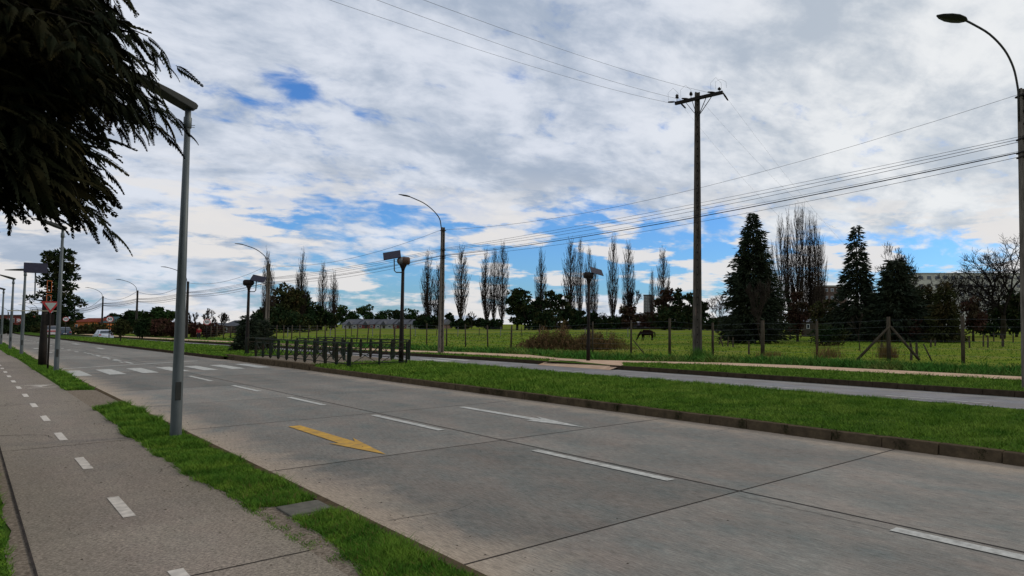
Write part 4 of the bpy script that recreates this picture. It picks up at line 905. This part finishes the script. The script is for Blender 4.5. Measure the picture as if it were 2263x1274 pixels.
# ------------------------------------------------------------------ vehicles
GLASS = mat('car_glass', (.03,.04,.05), rough=.1, spec=.8); TYRE = mat('tyre_rubber', (.015,.015,.015)); TAIL = mat('tail_lamp', (.30,.02,.02), rough=.3); CHR = mat('rim_metal', (.35,.35,.36), rough=.4, metal=.6); LAMPW = mat('head_lamp', (.6,.6,.6), rough=.2)
def car(px, D, label, col, rz, tall=1.0, L_=4.3, z=-.2, group='vehicles on the avenue'):
    x, y = dp(px, D); t = thing('parked_car' if False else 'car', label, 'car', (x, y, z), rz, group); W = 1.76
    P = mat('car_paint', col, rough=.3, spec=.6); h = 1.48*tall
    low = [(-L_/2,.35),(-L_/2,.78),(-L_/2+.15,.92*tall),(-.2,.95*tall),(L_/2-1.3,.92*tall),(L_/2-.2,.72*tall),(L_/2,.5),(L_/2,.30),(L_/2-.4,.22),(-L_/2+.3,.22)]
    def pris(poly, w0, n=1, taper=0, ztop=1):
        b = MB(); k = len(poly); vs = []
        for s in (-1, 1):
            for (a, c) in poly:
                f = 1-taper*max(0, (c-.9*tall))/(h-.9*tall) if taper else 1; vs.append((s*w0/2*f, a, c))
        b.add(vs, [tuple(range(k)), tuple(range(2*k-1, k-1, -1))]+[(i, i+k, (i+1) % k+k, (i+1) % k) for i in range(k)]); return b
    pris(low, W).build('body', P, t, bevel=.06)
    cab = [(-L_/2+.12,.90*tall),(-L_/2+.55,h-.08),(-L_/2+.9,h),(.35,h),(L_/2-1.25,.90*tall)]; pris(cab, W-.10, taper=.2).build('cabin', P, t, bevel=.05)
    w_ = MB(); a0, c0 = cab[0]; a1, c1_ = cab[1]
    def ins(p, q, u0, u1, wd, o): 
        ps = []
        for u, f in ((u0, 1-.2*u0), (u1, 1-.2*u1)):
            yy = p[0]+(q[0]-p[0])*u; z_ = p[1]+(q[1]-p[1])*u; ps.append((yy, z_, wd*f/2))
        return [(-ps[0][2],ps[0][0]+o,ps[0][1]+.03),(ps[0][2],ps[0][0]+o,ps[0][1]+.03),(ps[1][2],ps[1][0]+o,ps[1][1]+.03),(-ps[1][2],ps[1][0]+o,ps[1][1]+.03)]
    MB().add(ins(cab[0], cab[1], .12, .9, W-.35, -.03), [(0,1,2,3)]).build('rear_window', GLASS, t)
    MB().add(ins(cab[4], cab[3], .10, .9, W-.35, .03), [(3,2,1,0)]).build('windscreen', GLASS, t)
    for s in (-1, 1):
        b = MB(); o = s*(W/2-.035); f = .83; b.add([(o,-L_/2+.55,.95*tall),(o,L_/2-1.6,.95*tall),(o*.87,.25,h-.1),(o*.87,-L_/2+.9,h-.1)], [(0,1,2,3)]).build('side_window', GLASS, t)
        MB().box((s*(W/2-.18), -L_/2-.005, .76*tall), (.30,.05,.16)).build('tail_lamp', TAIL, t); MB().box((s*(W/2-.25), L_/2-.08, .60*tall), (.32,.12,.12)).build('head_lamp', LAMPW, t)
        for yy in (-L_/2+.8, L_/2-.85):
            wl = MB().tube([(s*(W/2-.2),yy,.31),(s*(W/2+.01),yy,.31)], .31, 18).build('wheel', TYRE, t); MB().tube([(s*(W/2),yy,.31),(s*(W/2+.018),yy,.31)], .19, 12).build('rim', CHR, wl)
    MB().box((0, -L_/2-.02, .42), (W-.1,.10,.16)).build('bumper', P if tall < 1.1 else BLACKM, t); MB().box((0, -L_/2-.02, .66), (.42,.02,.12)).build('number_plate', SWH, t)
    return t
car(229, 103, 'silver hatchback driving away on the far road', (.45,.49,.54), 0.05)
car(140, 124, 'dark blue off-road car right of the steel lamp on the far road', (.03,.045,.07), 0.05, 1.2)
tr = car(113, 122, 'white and red van partly hidden by the black post on the road', (.5,.45,.44), R(180), 1.22, z=0)
MB().box((0, 2.17, .92), (1.6,.04,.22)).build('red_band', RED, tr)
car(38, 200, 'tiny white car parked in front of the long red building', (.6,.6,.6), 1.2)

# ------------------------------------------------------------------ buildings
def house(name, label, px0, px1, eav, ridge, base, D, wall, roof, cat='house', nwin=3, rows=1, deep=9, hip=False, group=None, door=True, flat=False, wcol=None):
    pc = (px0+px1)/2; x, y = dp(pc, D); bz = zz(pc, base, D); W = (px1-px0)*D/F; he = zz(pc, eav, D)-bz; hr_ = zz(pc, ridge, D)-bz
    t = thing(name, label, cat, (x, y, bz), -YAW, group)
    MB().box((0, deep/2, he/2-.5), (W, deep, he+1)).build('wall', wall, t)
    if flat: MB().box((0, deep/2, he+.25), (W+.3, deep+.3, .5)).build('roof', roof, t)
    else:
        o = .4; i_ = W*.18 if hip else 0; b = MB(); z0, z1 = he-.1, hr_
        b.add([(-W/2-o,-o,z0),(W/2+o,-o,z0),(W/2+o,deep+o,z0),(-W/2-o,deep+o,z0),(-W/2-o+i_,deep/2,z1),(W/2+o-i_,deep/2,z1)], [(0,1,5,4),(2,3,4,5),(1,2,5),(3,0,4),(3,2,1,0)]); b.build('roof', roof, t)
    ww = W/nwin
    for r_ in range(rows):
        hh = he/rows
        for k in range(nwin):
            if door and k == nwin//2 and r_ == 0: MB().box((-W/2+ww*(k+.5), -.03, hh*.35), (min(1.0, ww*.4), .12, hh*.7)).build('door', WOOD, t); continue
            f = MB().box((-W/2+ww*(k+.5), -.03, hh*(r_+.55)), (ww*.5, .12, hh*.42)).build('window', wcol or SWH, t); MB().box((-W/2+ww*(k+.5), -.1, hh*(r_+.55)), (ww*.5-.15, .06, hh*.42-.15)).build('pane', GLASS, f)
    return t
SLATE = mat('slate_roof', (.07,.073,.085), (.045,.048,.055), 2, .7); REDW = mat('red_wall', (.22,.05,.05), (.15,.05,.045), 2); CREAM = mat('pale_wall', (.38,.37,.34), (.30,.29,.27), 2); ORW = mat('orange_wall', (.50,.17,.06), (.36,.13,.05), .8); BRWN = mat('brown_wall', (.13,.09,.075), (.09,.06,.05), 1); REDR = mat('red_roof', (.20,.055,.04), (.13,.04,.03), 1)
GW = 'row of low houses behind the field'
for k, (a, b, wl, s) in enumerate(((757,789,CREAM,'white'),(790,828,REDW,'dark red'),(829,868,CREAM,'pale'),(869,898,REDW,'deep red'),(898,938,CREAM,'white'),(938,978,BRWN,'brown'))):
    h = house('row_house', s+' walled slate roofed house, %s of the row from the left' % ('first','second','third','fourth','fifth','sixth')[k], a, b, 717, 706, 728, 232, wl, SLATE, nwin=3, group=GW)
    MB().prism([(-1.0, 1.35), (1.0, 1.35), (0, 2.75)], -.6, 3).build('dormer', SLATE, h)
house('house', 'bright orange house with a low roof left of the silver car', 164, 196, 711, 703, 738, 175, ORW, REDR, nwin=3)
house('house', 'brown timber house between the two orange ones', 197, 214, 710, 706, 738, 182, BRWN, SLATE, nwin=2)
house('house', 'orange house directly behind the silver car', 214, 238, 713, 700, 740, 178, ORW, mat('teal_roof', (.06,.10,.11)), nwin=2)
house('house', 'grey steep roofed house right of the 50 sign', 262, 296, 716, 697, 742, 170, CREAM, SLATE, nwin=3)
house('long_building', 'long dark red flat building at the far left end of the road', -30, 66, 699, 696, 742, 260, REDR, BRWN, 'building', 9, 2, 14, flat=True)
house('barn', 'grey roofed farm building behind the shrubs right of the 50 sign', 492, 534, 720, 708, 740, 150, BRWN, SLATE, 'barn', 3)
house('small_house', 'low house with a dark roof left of the farm building', 448, 482, 722, 714, 740, 165, REDW, SLATE, nwin=2)
house('apartment_block', 'long pale apartment block rising behind the trees on the right', 2028, 2262, 606, 600, 735, 300, mat('apartment_wall', (.58,.54,.46), (.42,.40,.36), .3), mat('flat_roof', (.3,.29,.27)), 'building', 13, 7, 14, door=False, flat=True, wcol=mat('window_frame', (.3,.29,.27)))
house('apartment_block', 'brown apartment block seen between poplars and the second conifer', 1808, 1872, 634, 630, 735, 260, BRWN, CREAM, 'building', 5, 6, 12, door=False, flat=True)
house('tower_block', 'narrow distant tower block among the bare trees left of the power pole', 1422, 1441, 654, 652, 735, 330, mat('tower_wall', (.16,.15,.15)), SLATE, 'building', 2, 12, 12, door=False, flat=True)
house('shed', 'long low dark shed at the far edge of the field behind the horse', 1190, 1640, 719, 713, 729, 206, mat('shed_wall', (.03,.028,.03), (.05,.03,.03), .4), mat('shed_roof', (.05,.045,.055)), 'shed', 14, deep=5, door=False, wcol=BRWN)
house('shelter', 'small grey roofed shelter between big conifer and second conifer', 1779, 1806, 711, 705, 735, 120, WOOD, SLATE, 'shelter', 2, deep=4)

# ------------------------------------------------------------------ trees
# bare poplars: four shapes, then copies
protos = []
for i, (mu, sd_) in enumerate(((1, 3), (1, 8), (2, 5), (2, 12))):
    T, S = poplar_segs(25, 4.6 if mu == 1 else 5.6, sd_, mu, 190, 1.15); protos.append((T, S))
PG = 'bare Lombardy poplars behind the field'
pl = [(585,556,130,3,24,'poplar behind the concrete lamp pole at the railings'),(597,600,150,1,18,'lower poplar touching the lamp pole behind the railings'),(668,561,165,2,28,'tall poplar rising from the evergreen clump left of centre'),(657,610,190,0,22,'lower poplar left beside the tall one in the evergreen clump'),
 (711,588,185,0,20,'left poplar of the pair right of the evergreen clump'),(731,606,185,2,30,'right poplar of the pair beside the evergreen clump'),(946,562,208,2,36,'broad poplar just left of the central concrete lamp pole'),(967,590,212,0,26,'poplar hidden partly by the central concrete lamp pole'),
 (1018,554,205,0,32,'single poplar right of the central concrete lamp pole'),(1077,560,204,2,34,'left poplar of the close group left of the dark trees'),(1091,553,206,1,20,'middle poplar of the close group left of the dark trees'),(1109,545,205,0,26,'right poplar of the close group left of the dark trees'),
 (1196,556,203,2,34,'forked poplar between the dark evergreens'),(1260,538,205,0,34,'tall poplar left of the solar light by the ramp'),(1281,531,204,1,18,'slim poplar close left of the solar light by the ramp'),(1301,551,208,1,18,'slim poplar directly behind the solar light by the ramp'),(1313,585,210,0,18,'short poplar just right of the solar light by the ramp'),
 (1354,530,203,0,24,'tall slim poplar standing alone right of the solar light'),(1388,541,203,1,28,'poplar with reddish bush at its foot left of the horse'),(1441,600,212,1,14,'thin short poplar beside the distant tower block'),(1465,557,206,0,30,'poplar above the dark clump left of the power pole'),
 (1707,540,140,1,14,'thin poplar tip just right of the big conifer'),(1727,492,142,0,30,'left poplar of the tall cluster right of the big conifer'),(1748,478,145,2,34,'second poplar of the tall cluster'),(1762,470,143,0,30,'third poplar of the tall cluster'),(1775,463,141,1,26,'tallest poplar in the middle of the cluster'),
 (1788,483,144,2,36,'fifth poplar of the tall cluster'),(1802,492,142,0,30,'sixth poplar of the tall cluster'),(1814,520,145,3,38,'rightmost leaning poplar of the tall cluster')]
proto_obj = {}
for i, (px, top, D, k, wpx, lab) in enumerate(pl):
    x, y = dp(px, D); z = float(zf(x, y)); H = zz(px, top, D)-z; sz_ = H/25; sx = (wpx*D/F)/(4.6 if k < 2 else 5.6)*1.12; rz = random.uniform(0, 6.28)
    if k not in proto_obj:
        t = seg_tree('poplar_tree', 'bare '+lab, 'poplar', (x, y, z), *protos[k], TWIG, PG); t.rotation_euler.z = rz; t.scale = (sx, sx, sz_); proto_obj[k] = t
    else: dup(proto_obj[k], (x, y, z), rz, 'bare '+lab, PG, sx, sz_)
# conifers on the right
conifer('conifer_tree', 'big dense conifer right of the power pole', 1665, 80, 468, -.1, 172, 84, 27, .50, seed=3, prof=lambda t: (1-t)**(.74+.3*max(0, t-.6))*(1.0 if t > .09 else .72), droop=.34)
conifer('conifer_tree', 'second dark conifer with drooping arms and a narrow top', 1895, 92, 496, -.1, 176, 66, 22, .58, seed=4, prof=lambda t: (1-t)**.8*(1.0 if t < .45 else .72), droop=.7, gap=.14)
bare_tree('bare_tree', 'thin twiggy tree top showing right beside the second conifer', 1985, 94, 530, -.1, 110, 21, 6, 3, .5, .2, .16, TWIGD)
conifer('conifer_tree', 'broad dark evergreen right of the second conifer', 1982, 88, 572, -.1, 170, 64, 24, .6, seed=6, prof=lambda t: (1-t)**.5, droop=.3, m=NEEDLE)
conifer('thuja_tree', 'olive green thuja in the middle of the right tree group', 2088, 84, 622, -.1, 78, 46, 20, .45, m=LEAFO, seed=8, prof=lambda t: (1-t)**.5, droop=.1)
conifer('thuja_tree', 'olive green thuja hidden left of the apartment block', 2042, 90, 628, -.1, 96, 40, 18, .5, m=LEAFO, seed=9, prof=lambda t: (1-t)**.4, droop=.1)
bush_tree('shrub_tree', 'rusty brown leaved tree right of the tall fence post', 2150, 88, 650, -.1, 62, .05, 26, 60, .4, LEAFB, 5)
bush_tree('shrub_tree', 'rusty brown tree at the right foot of the big conifer', 1762, 88, 640, -.1, 58, .1, 24, 60, .4, LEAFB, 6)
bush_tree('shrub_tree', 'olive bush tree between the poplar cluster and the second conifer', 1822, 96, 650, -.1, 70, .05, 26, 60, .45, LEAFO, 7)
bush_tree('shrub', 'low dark shrub beneath the second conifer on its left', 1830, 72, 722, -.1, 86, .0, 26, 60, .3, LEAFD, 8, cat='shrub', trunk=False)
bush_tree('shrub', 'reddish twiggy shrub below the right tree group', 2015, 86, 705, -.1, 60, .0, 18, 50, .35, LEAFB, 9, cat='shrub', trunk=False)
bush_tree('tree', 'dark spreading evergreen behind the reddish tree at the right', 2195, 120, 668, -.1, 130, .02, 40, 70, .6, LEAFD, 10)
bush_tree('tree', 'dark evergreen mass at the foot of the great bare tree', 2246, 118, 632, -.1, 60, .02, 40, 70, .6, LEAFD, 14)
bare_tree('bare_tree', 'great spreading bare tree at the right edge', 2215, 104, 512, -.1, 250, 5, 6, 3, .62, .20, .46, TWIGD)
bare_tree('bare_tree', 'wide low bare tree in front of the pale apartment block', 2120, 110, 600, -.1, 170, 9, 6, 3, .85, .14, .22, TWIGD)
bare_tree('bare_tree', 'small slender bare tree in front of the big conifer', 1687, 47, 615, -.05, 70, 13, 5, 3, .32, .30, .05, TWIG)
bare_tree('bare_tree', 'thin pale sapling left of the braced post', 1900, 56, 690, -.05, 34, 17, 4, 2, .25, .35, .05, TWIG)
bare_tree('bare_tree', 'small pale bare tree right of the power pole', 1583, 150, 648, -.05, 70, 19, 5, 3, .5, .2, .12, TWIG)
bare_tree('bare_tree', 'hazy bare tree between the lamp pole and the tall shrub row', 1042, 210, 688, .4, 26, 22, 4, 3, .4, .2, .1, TWIG)
for i, (px, top, wd, lab) in enumerate(((430,690,26,'left small bare tree by the red house'),(458,681,30,'middle spindly bare tree above the brown shrubs'),(486,690,28,'right small bare tree above the brown shrubs'),(1415,690,30,'bare bush tree left of the tower block'),(1400,640,60,'bare reddish thicket tree at the foot of the poplar'),(1345,690,40,'low bare thicket left of the tall slim poplar'),(1560,690,60,'low bare thicket behind the power pole'),(1600,697,50,'low bare thicket before the big conifer'))):
    D = 150 if px < 600 else 200; bare_tree('bare_tree', lab, px, D, top, .3 if px > 600 else -.1, wd, 30+i, 5, 3, .5, .15, .12, TWIG if i < 3 else TWIGD)
# evergreens behind the field
bt = [(600,664,66,150,.05,LEAFD,'dark evergreen behind the lamp pole by the railings'),(628,622,74,158,.10,LEAFO,'tall broad evergreen with gaps, highest of the left clump'),(664,640,70,168,.05,LEAFD,'dark evergreen in the middle of the left clump'),(695,668,62,170,.04,LEAFD,'rounded evergreen at the right of the left clump'),(722,682,44,172,.04,LEAFD,'low evergreen at the foot of the poplar pair'),
 (646,690,110,150,.0,LEAFD,'wide dark hedge tree at the foot of the left clump'),(570,690,50,140,.0,LEAFD,'low evergreen at the left end of the left clump'),
 (757,675,40,260,.05,LEAFG,'round green tree behind the left end of the house row'),(783,684,30,262,.05,LEAFG,'small round green tree behind the second row house'),(808,672,42,258,.05,LEAFG,'highest round tree behind the house row'),(845,682,44,262,.05,LEAFG,'wide green tree behind the middle of the house row'),(874,678,36,264,.05,LEAFD,'dark green tree behind the fourth row house'),(905,684,46,262,.05,LEAFG,'wide green tree behind the fifth row house'),(935,692,36,262,.05,LEAFD,'low tree behind the right end of the house row'),
 (992,690,26,240,.05,LEAFD,'small dark round tree right of the central lamp pole'),(1040,702,28,250,.0,LEAFD,'low round bush tree on the horizon left of the poplar group'),(1062,704,24,250,.0,LEAFD,'low bush tree on the horizon at the poplar group'),
 (945,700,60,200,.0,LEAFD,'dark undergrowth at the foot of the broad poplar'),(1018,708,40,200,.0,LEAFD,'dark undergrowth at the foot of the single poplar'),(1090,708,56,200,.0,LEAFD,'dark undergrowth at the foot of the poplar group'),
 (1143,629,62,186,.08,LEAFD,'tallest dark evergreen in the centre of the horizon'),(1160,665,50,184,.05,LEAFD,'dark evergreen leaning right of the tallest one'),(1186,650,28,190,.05,LEAFD,'slim dark evergreen left of the forked poplar'),(1218,641,46,188,.06,LEAFD,'dark evergreen right of the forked poplar'),(1245,645,40,190,.06,LEAFD,'second dark evergreen right of the forked poplar'),(1275,680,50,188,.04,LEAFD,'lower dark evergreen behind the solar light'),(1200,690,110,186,.0,LEAFD,'long dark hedge below the central evergreens'),
 (1308,690,40,196,.0,LEAFD,'low dark bush just right of the solar light'),(1388,672,56,196,.02,LEAFB,'reddish brown bush at the foot of the poplar'),(1350,702,80,196,.0,LEAFD,'dark undergrowth left of the horse'),
 (1470,630,50,190,.05,LEAFB,'brownish evergreen under the poplar left of the power pole'),(1500,631,34,188,.08,LEAFD,'dark rounded evergreen left of the power pole'),(1524,645,34,186,.05,LEAFD,'dark evergreen touching the power pole on its left'),(1553,655,26,188,.05,LEAFD,'dark evergreen peeping out right of the power pole'),(1488,680,110,186,.0,LEAFD,'broad dark thicket left of the power pole'),(1440,690,50,190,.0,LEAFB,'brown thicket before the tower block'),(1590,706,80,180,.0,LEAFD,'low dark thicket between power pole and big conifer'),
 (1775,690,120,150,.0,LEAFD,'dark undergrowth at the foot of the poplar cluster'),
 (350,676,66,140,.04,LEAFG,'broad round dark green tree right of the grey lamp poles'),(292,684,48,150,.04,LEAFD,'dark tree behind the concrete lamp pole by the grey house'),(248,690,36,190,.04,LEAFD,'blue green tree above the 50 sign'),(172,692,22,230,.04,LEAFD,'small conical dark tree right of the ragged pine'),(70,690,40,230,.04,LEAFD,'dark tree behind the steel lamps'),(90,700,44,200,.04,LEAFD,'dark tree at the foot of the ragged pine'),(10,705,26,150,.0,LEAFD,'dark round shrub at the left edge beyond the road'),
 (345,704,76,118,.0,LEAFB,'purple brown hedge right of the concrete lamp pole'),(386,712,40,112,.0,LEAFB,'reddish shrub just left of the nearest steel lamp'),(432,712,40,112,.0,LEAFB,'brown shrub behind the person in red'),(470,715,50,114,.0,LEAFB,'brown shrub below the spindly bare trees'),(314,704,30,92,.12,LEAFD,'small dark median tree left of the purple hedge'),(560,712,70,118,.0,LEAFO,'olive shrub behind the dark bush at the railings'),(205,722,70,150,.0,LEAFO,'olive hedge in front of the orange houses'),(60,722,60,170,.0,LEAFD,'dark hedge at the far end of the avenue'),(118,715,80,190,.0,LEAFD,'dark thicket behind the yield sign')]
for i, (px, top, wd, D, z0, m, lab) in enumerate(bt):
    x, y = dp(px, D); bz = float(zf(x, y))-.1; far = D > 135
    bush_tree('tree' if z0 > .03 else 'shrub', lab, px, D, top, bz, wd, z0, 30 if wd < 60 else 46, 60, .75 if far else .4, m, 40+i, cat='tree' if z0 > .03 else 'shrub', trunk=z0 > .03)
# the ragged pine on the left: whorled flat pads around a bare trunk
def ragged_pine(px, D, top, label):
    x, y = dp(px, D); H = zz(px, top, D); t = thing('pine_tree', label, 'tree', (x, y, 0)); s = D/F
    tr = MB().tube([(0,0,-.2),(.1,0,H*.5),(0,0,H*.96)], [.4,.3,.08], 8); C_ = []; D_ = []; g_ = np.random.default_rng(4)
    pads = [(-12,566,14),(6,560,17),(18,575,15),(-4,580,16),(22,592,13),(8,600,18),(-10,606,14),(24,612,13),(-18,622,14),(6,620,15),(30,634,10),(18,632,12),(-20,632,12),(-6,642,14),(-32,652,11),(-44,662,9),(-14,655,12),(10,655,10),(34,660,14),(48,666,12),(58,672,9),(26,676,15),(10,685,14),(40,688,12),(22,700,15),(-4,700,16),(4,715,18),(30,714,12),(-2,590,14),(12,645,12),(0,668,13)]
    for dx, py, r in pads:
        c = np.array([dx*s*RT[0], dx*s*RT[1], H-(py-top)*s]); c[:2] += FW*g_.normal()*r*s*.5; n = int(150*(r/13)**2); q = unit(g_.normal(size=(n, 3))); C_.append(c+q*np.array([r*s, r*s, r*s*.5])*g_.uniform(.3, 1.05, (n, 1))); D_.append(unit(q+np.array([0, 0, .3])+g_.normal(size=(n, 3))*.5))
        tr.tube([(0,0,max(1, c[2]-1.2)), tuple(c)], [.10,.04], 4, False)
    tr.build('trunk', BARK, t, True); C_ = np.concatenate(C_); V, Fa = cards(C_, np.concatenate(D_), .8, .38); npmesh('crown', V, Fa, LEAFD, t)
ragged_pine(119, 160, 558, 'tall ragged pine with tiered clumps behind the yield sign')
# young trees and bushes beside the carriageways
conifer('young_conifer', 'dark bushy conifer at the left end of the railings', 548, 50, 694, .15, 52, 34, 18, .22, m=NEEDLE, seed=15, prof=lambda t: (1-t)**.4, droop=.1)
conifer('young_conifer', 'second dark bushy conifer behind the left end of the railings', 578, 53, 705, .15, 50, 30, 18, .22, m=NEEDLE, seed=16, prof=lambda t: (1-t)**.35, droop=.1)
bush_tree('young_tree', 'small bushy tree on the median left of the nearest steel lamp', 266, 76, 708, .1, 40, .28, 22, 60, .26, LEAFO, 91)
bush_tree('young_tree', 'small shrub on the median near the left edge beyond the road', 18, 130, 718, .1, 28, .05, 16, 50, .4, LEAFD, 92)
# dry thicket along the fence
for i, (px, wd, top, lab) in enumerate(((1195,70,732,'left part of the dry brown thicket along the fence'),(1245,80,728,'middle of the dry brown thicket along the fence'),(1330,90,734,'right part of the dry thicket behind the solar light'),(1290,60,738,'low dry thicket directly behind the solar light'))):
    D = 55; x, y = dp(px, D); H = zz(px, top, D)*1.15; W = wd*1.15*D/F; n = 3600; t = thing('dry_shrub', lab, 'shrub', (x, y, 0), 0, 'dry thicket along the fence')
    gx = rng.normal(0, W*.26, n); gy = rng.normal(0, .5, n); env = np.exp(-(gx/(W*.55))**2)*(.75+.22*np.sin(gx*2.7+i*2)+.14*np.sin(gx*7.1+i)); hh = H*env*rng.uniform(.45, 1.25, n)
    b_ = np.column_stack([gx*RT[0]+gy*FW[0], gx*RT[1]+gy*FW[1], hh*rng.uniform(0, .92, n)])
    V, Fa = cards(b_, unit(np.column_stack([rng.normal(size=n)*.35, rng.normal(size=n)*.35, rng.uniform(.3, 1.0, n)])), rng.uniform(.18, .45, n), .035); npmesh('stems', V, Fa, DRY, t)
    V, Fa = cards(b_[:1500]+rng.normal(size=(1500, 3))*.1+[0, 0, .25], unit(rng.normal(size=(1500, 3))), .10, .07); npmesh('leaves', V, Fa, LEAFO, t)
for i, (px, D, h, n, lab) in enumerate(((1550,45.5,.8,500,'dark weeds round the foot of the power pole'),(1963,44,1.1,500,'dry brown weeds at the foot of the braced post'),(1830,44,.9,260,'dry stalks along the fence below the second conifer'),(1700,46,.5,260,'bent dry stalks right of the thick fence post'))):
    x, y = dp(px, D); b_ = np.column_stack([rng.normal(x, .35+.25*(i > 1), n), rng.normal(y, .3, n), np.zeros(n)]); blades('weed_clump', DRY if i else WEED, b_, h, .035, lab, .35)
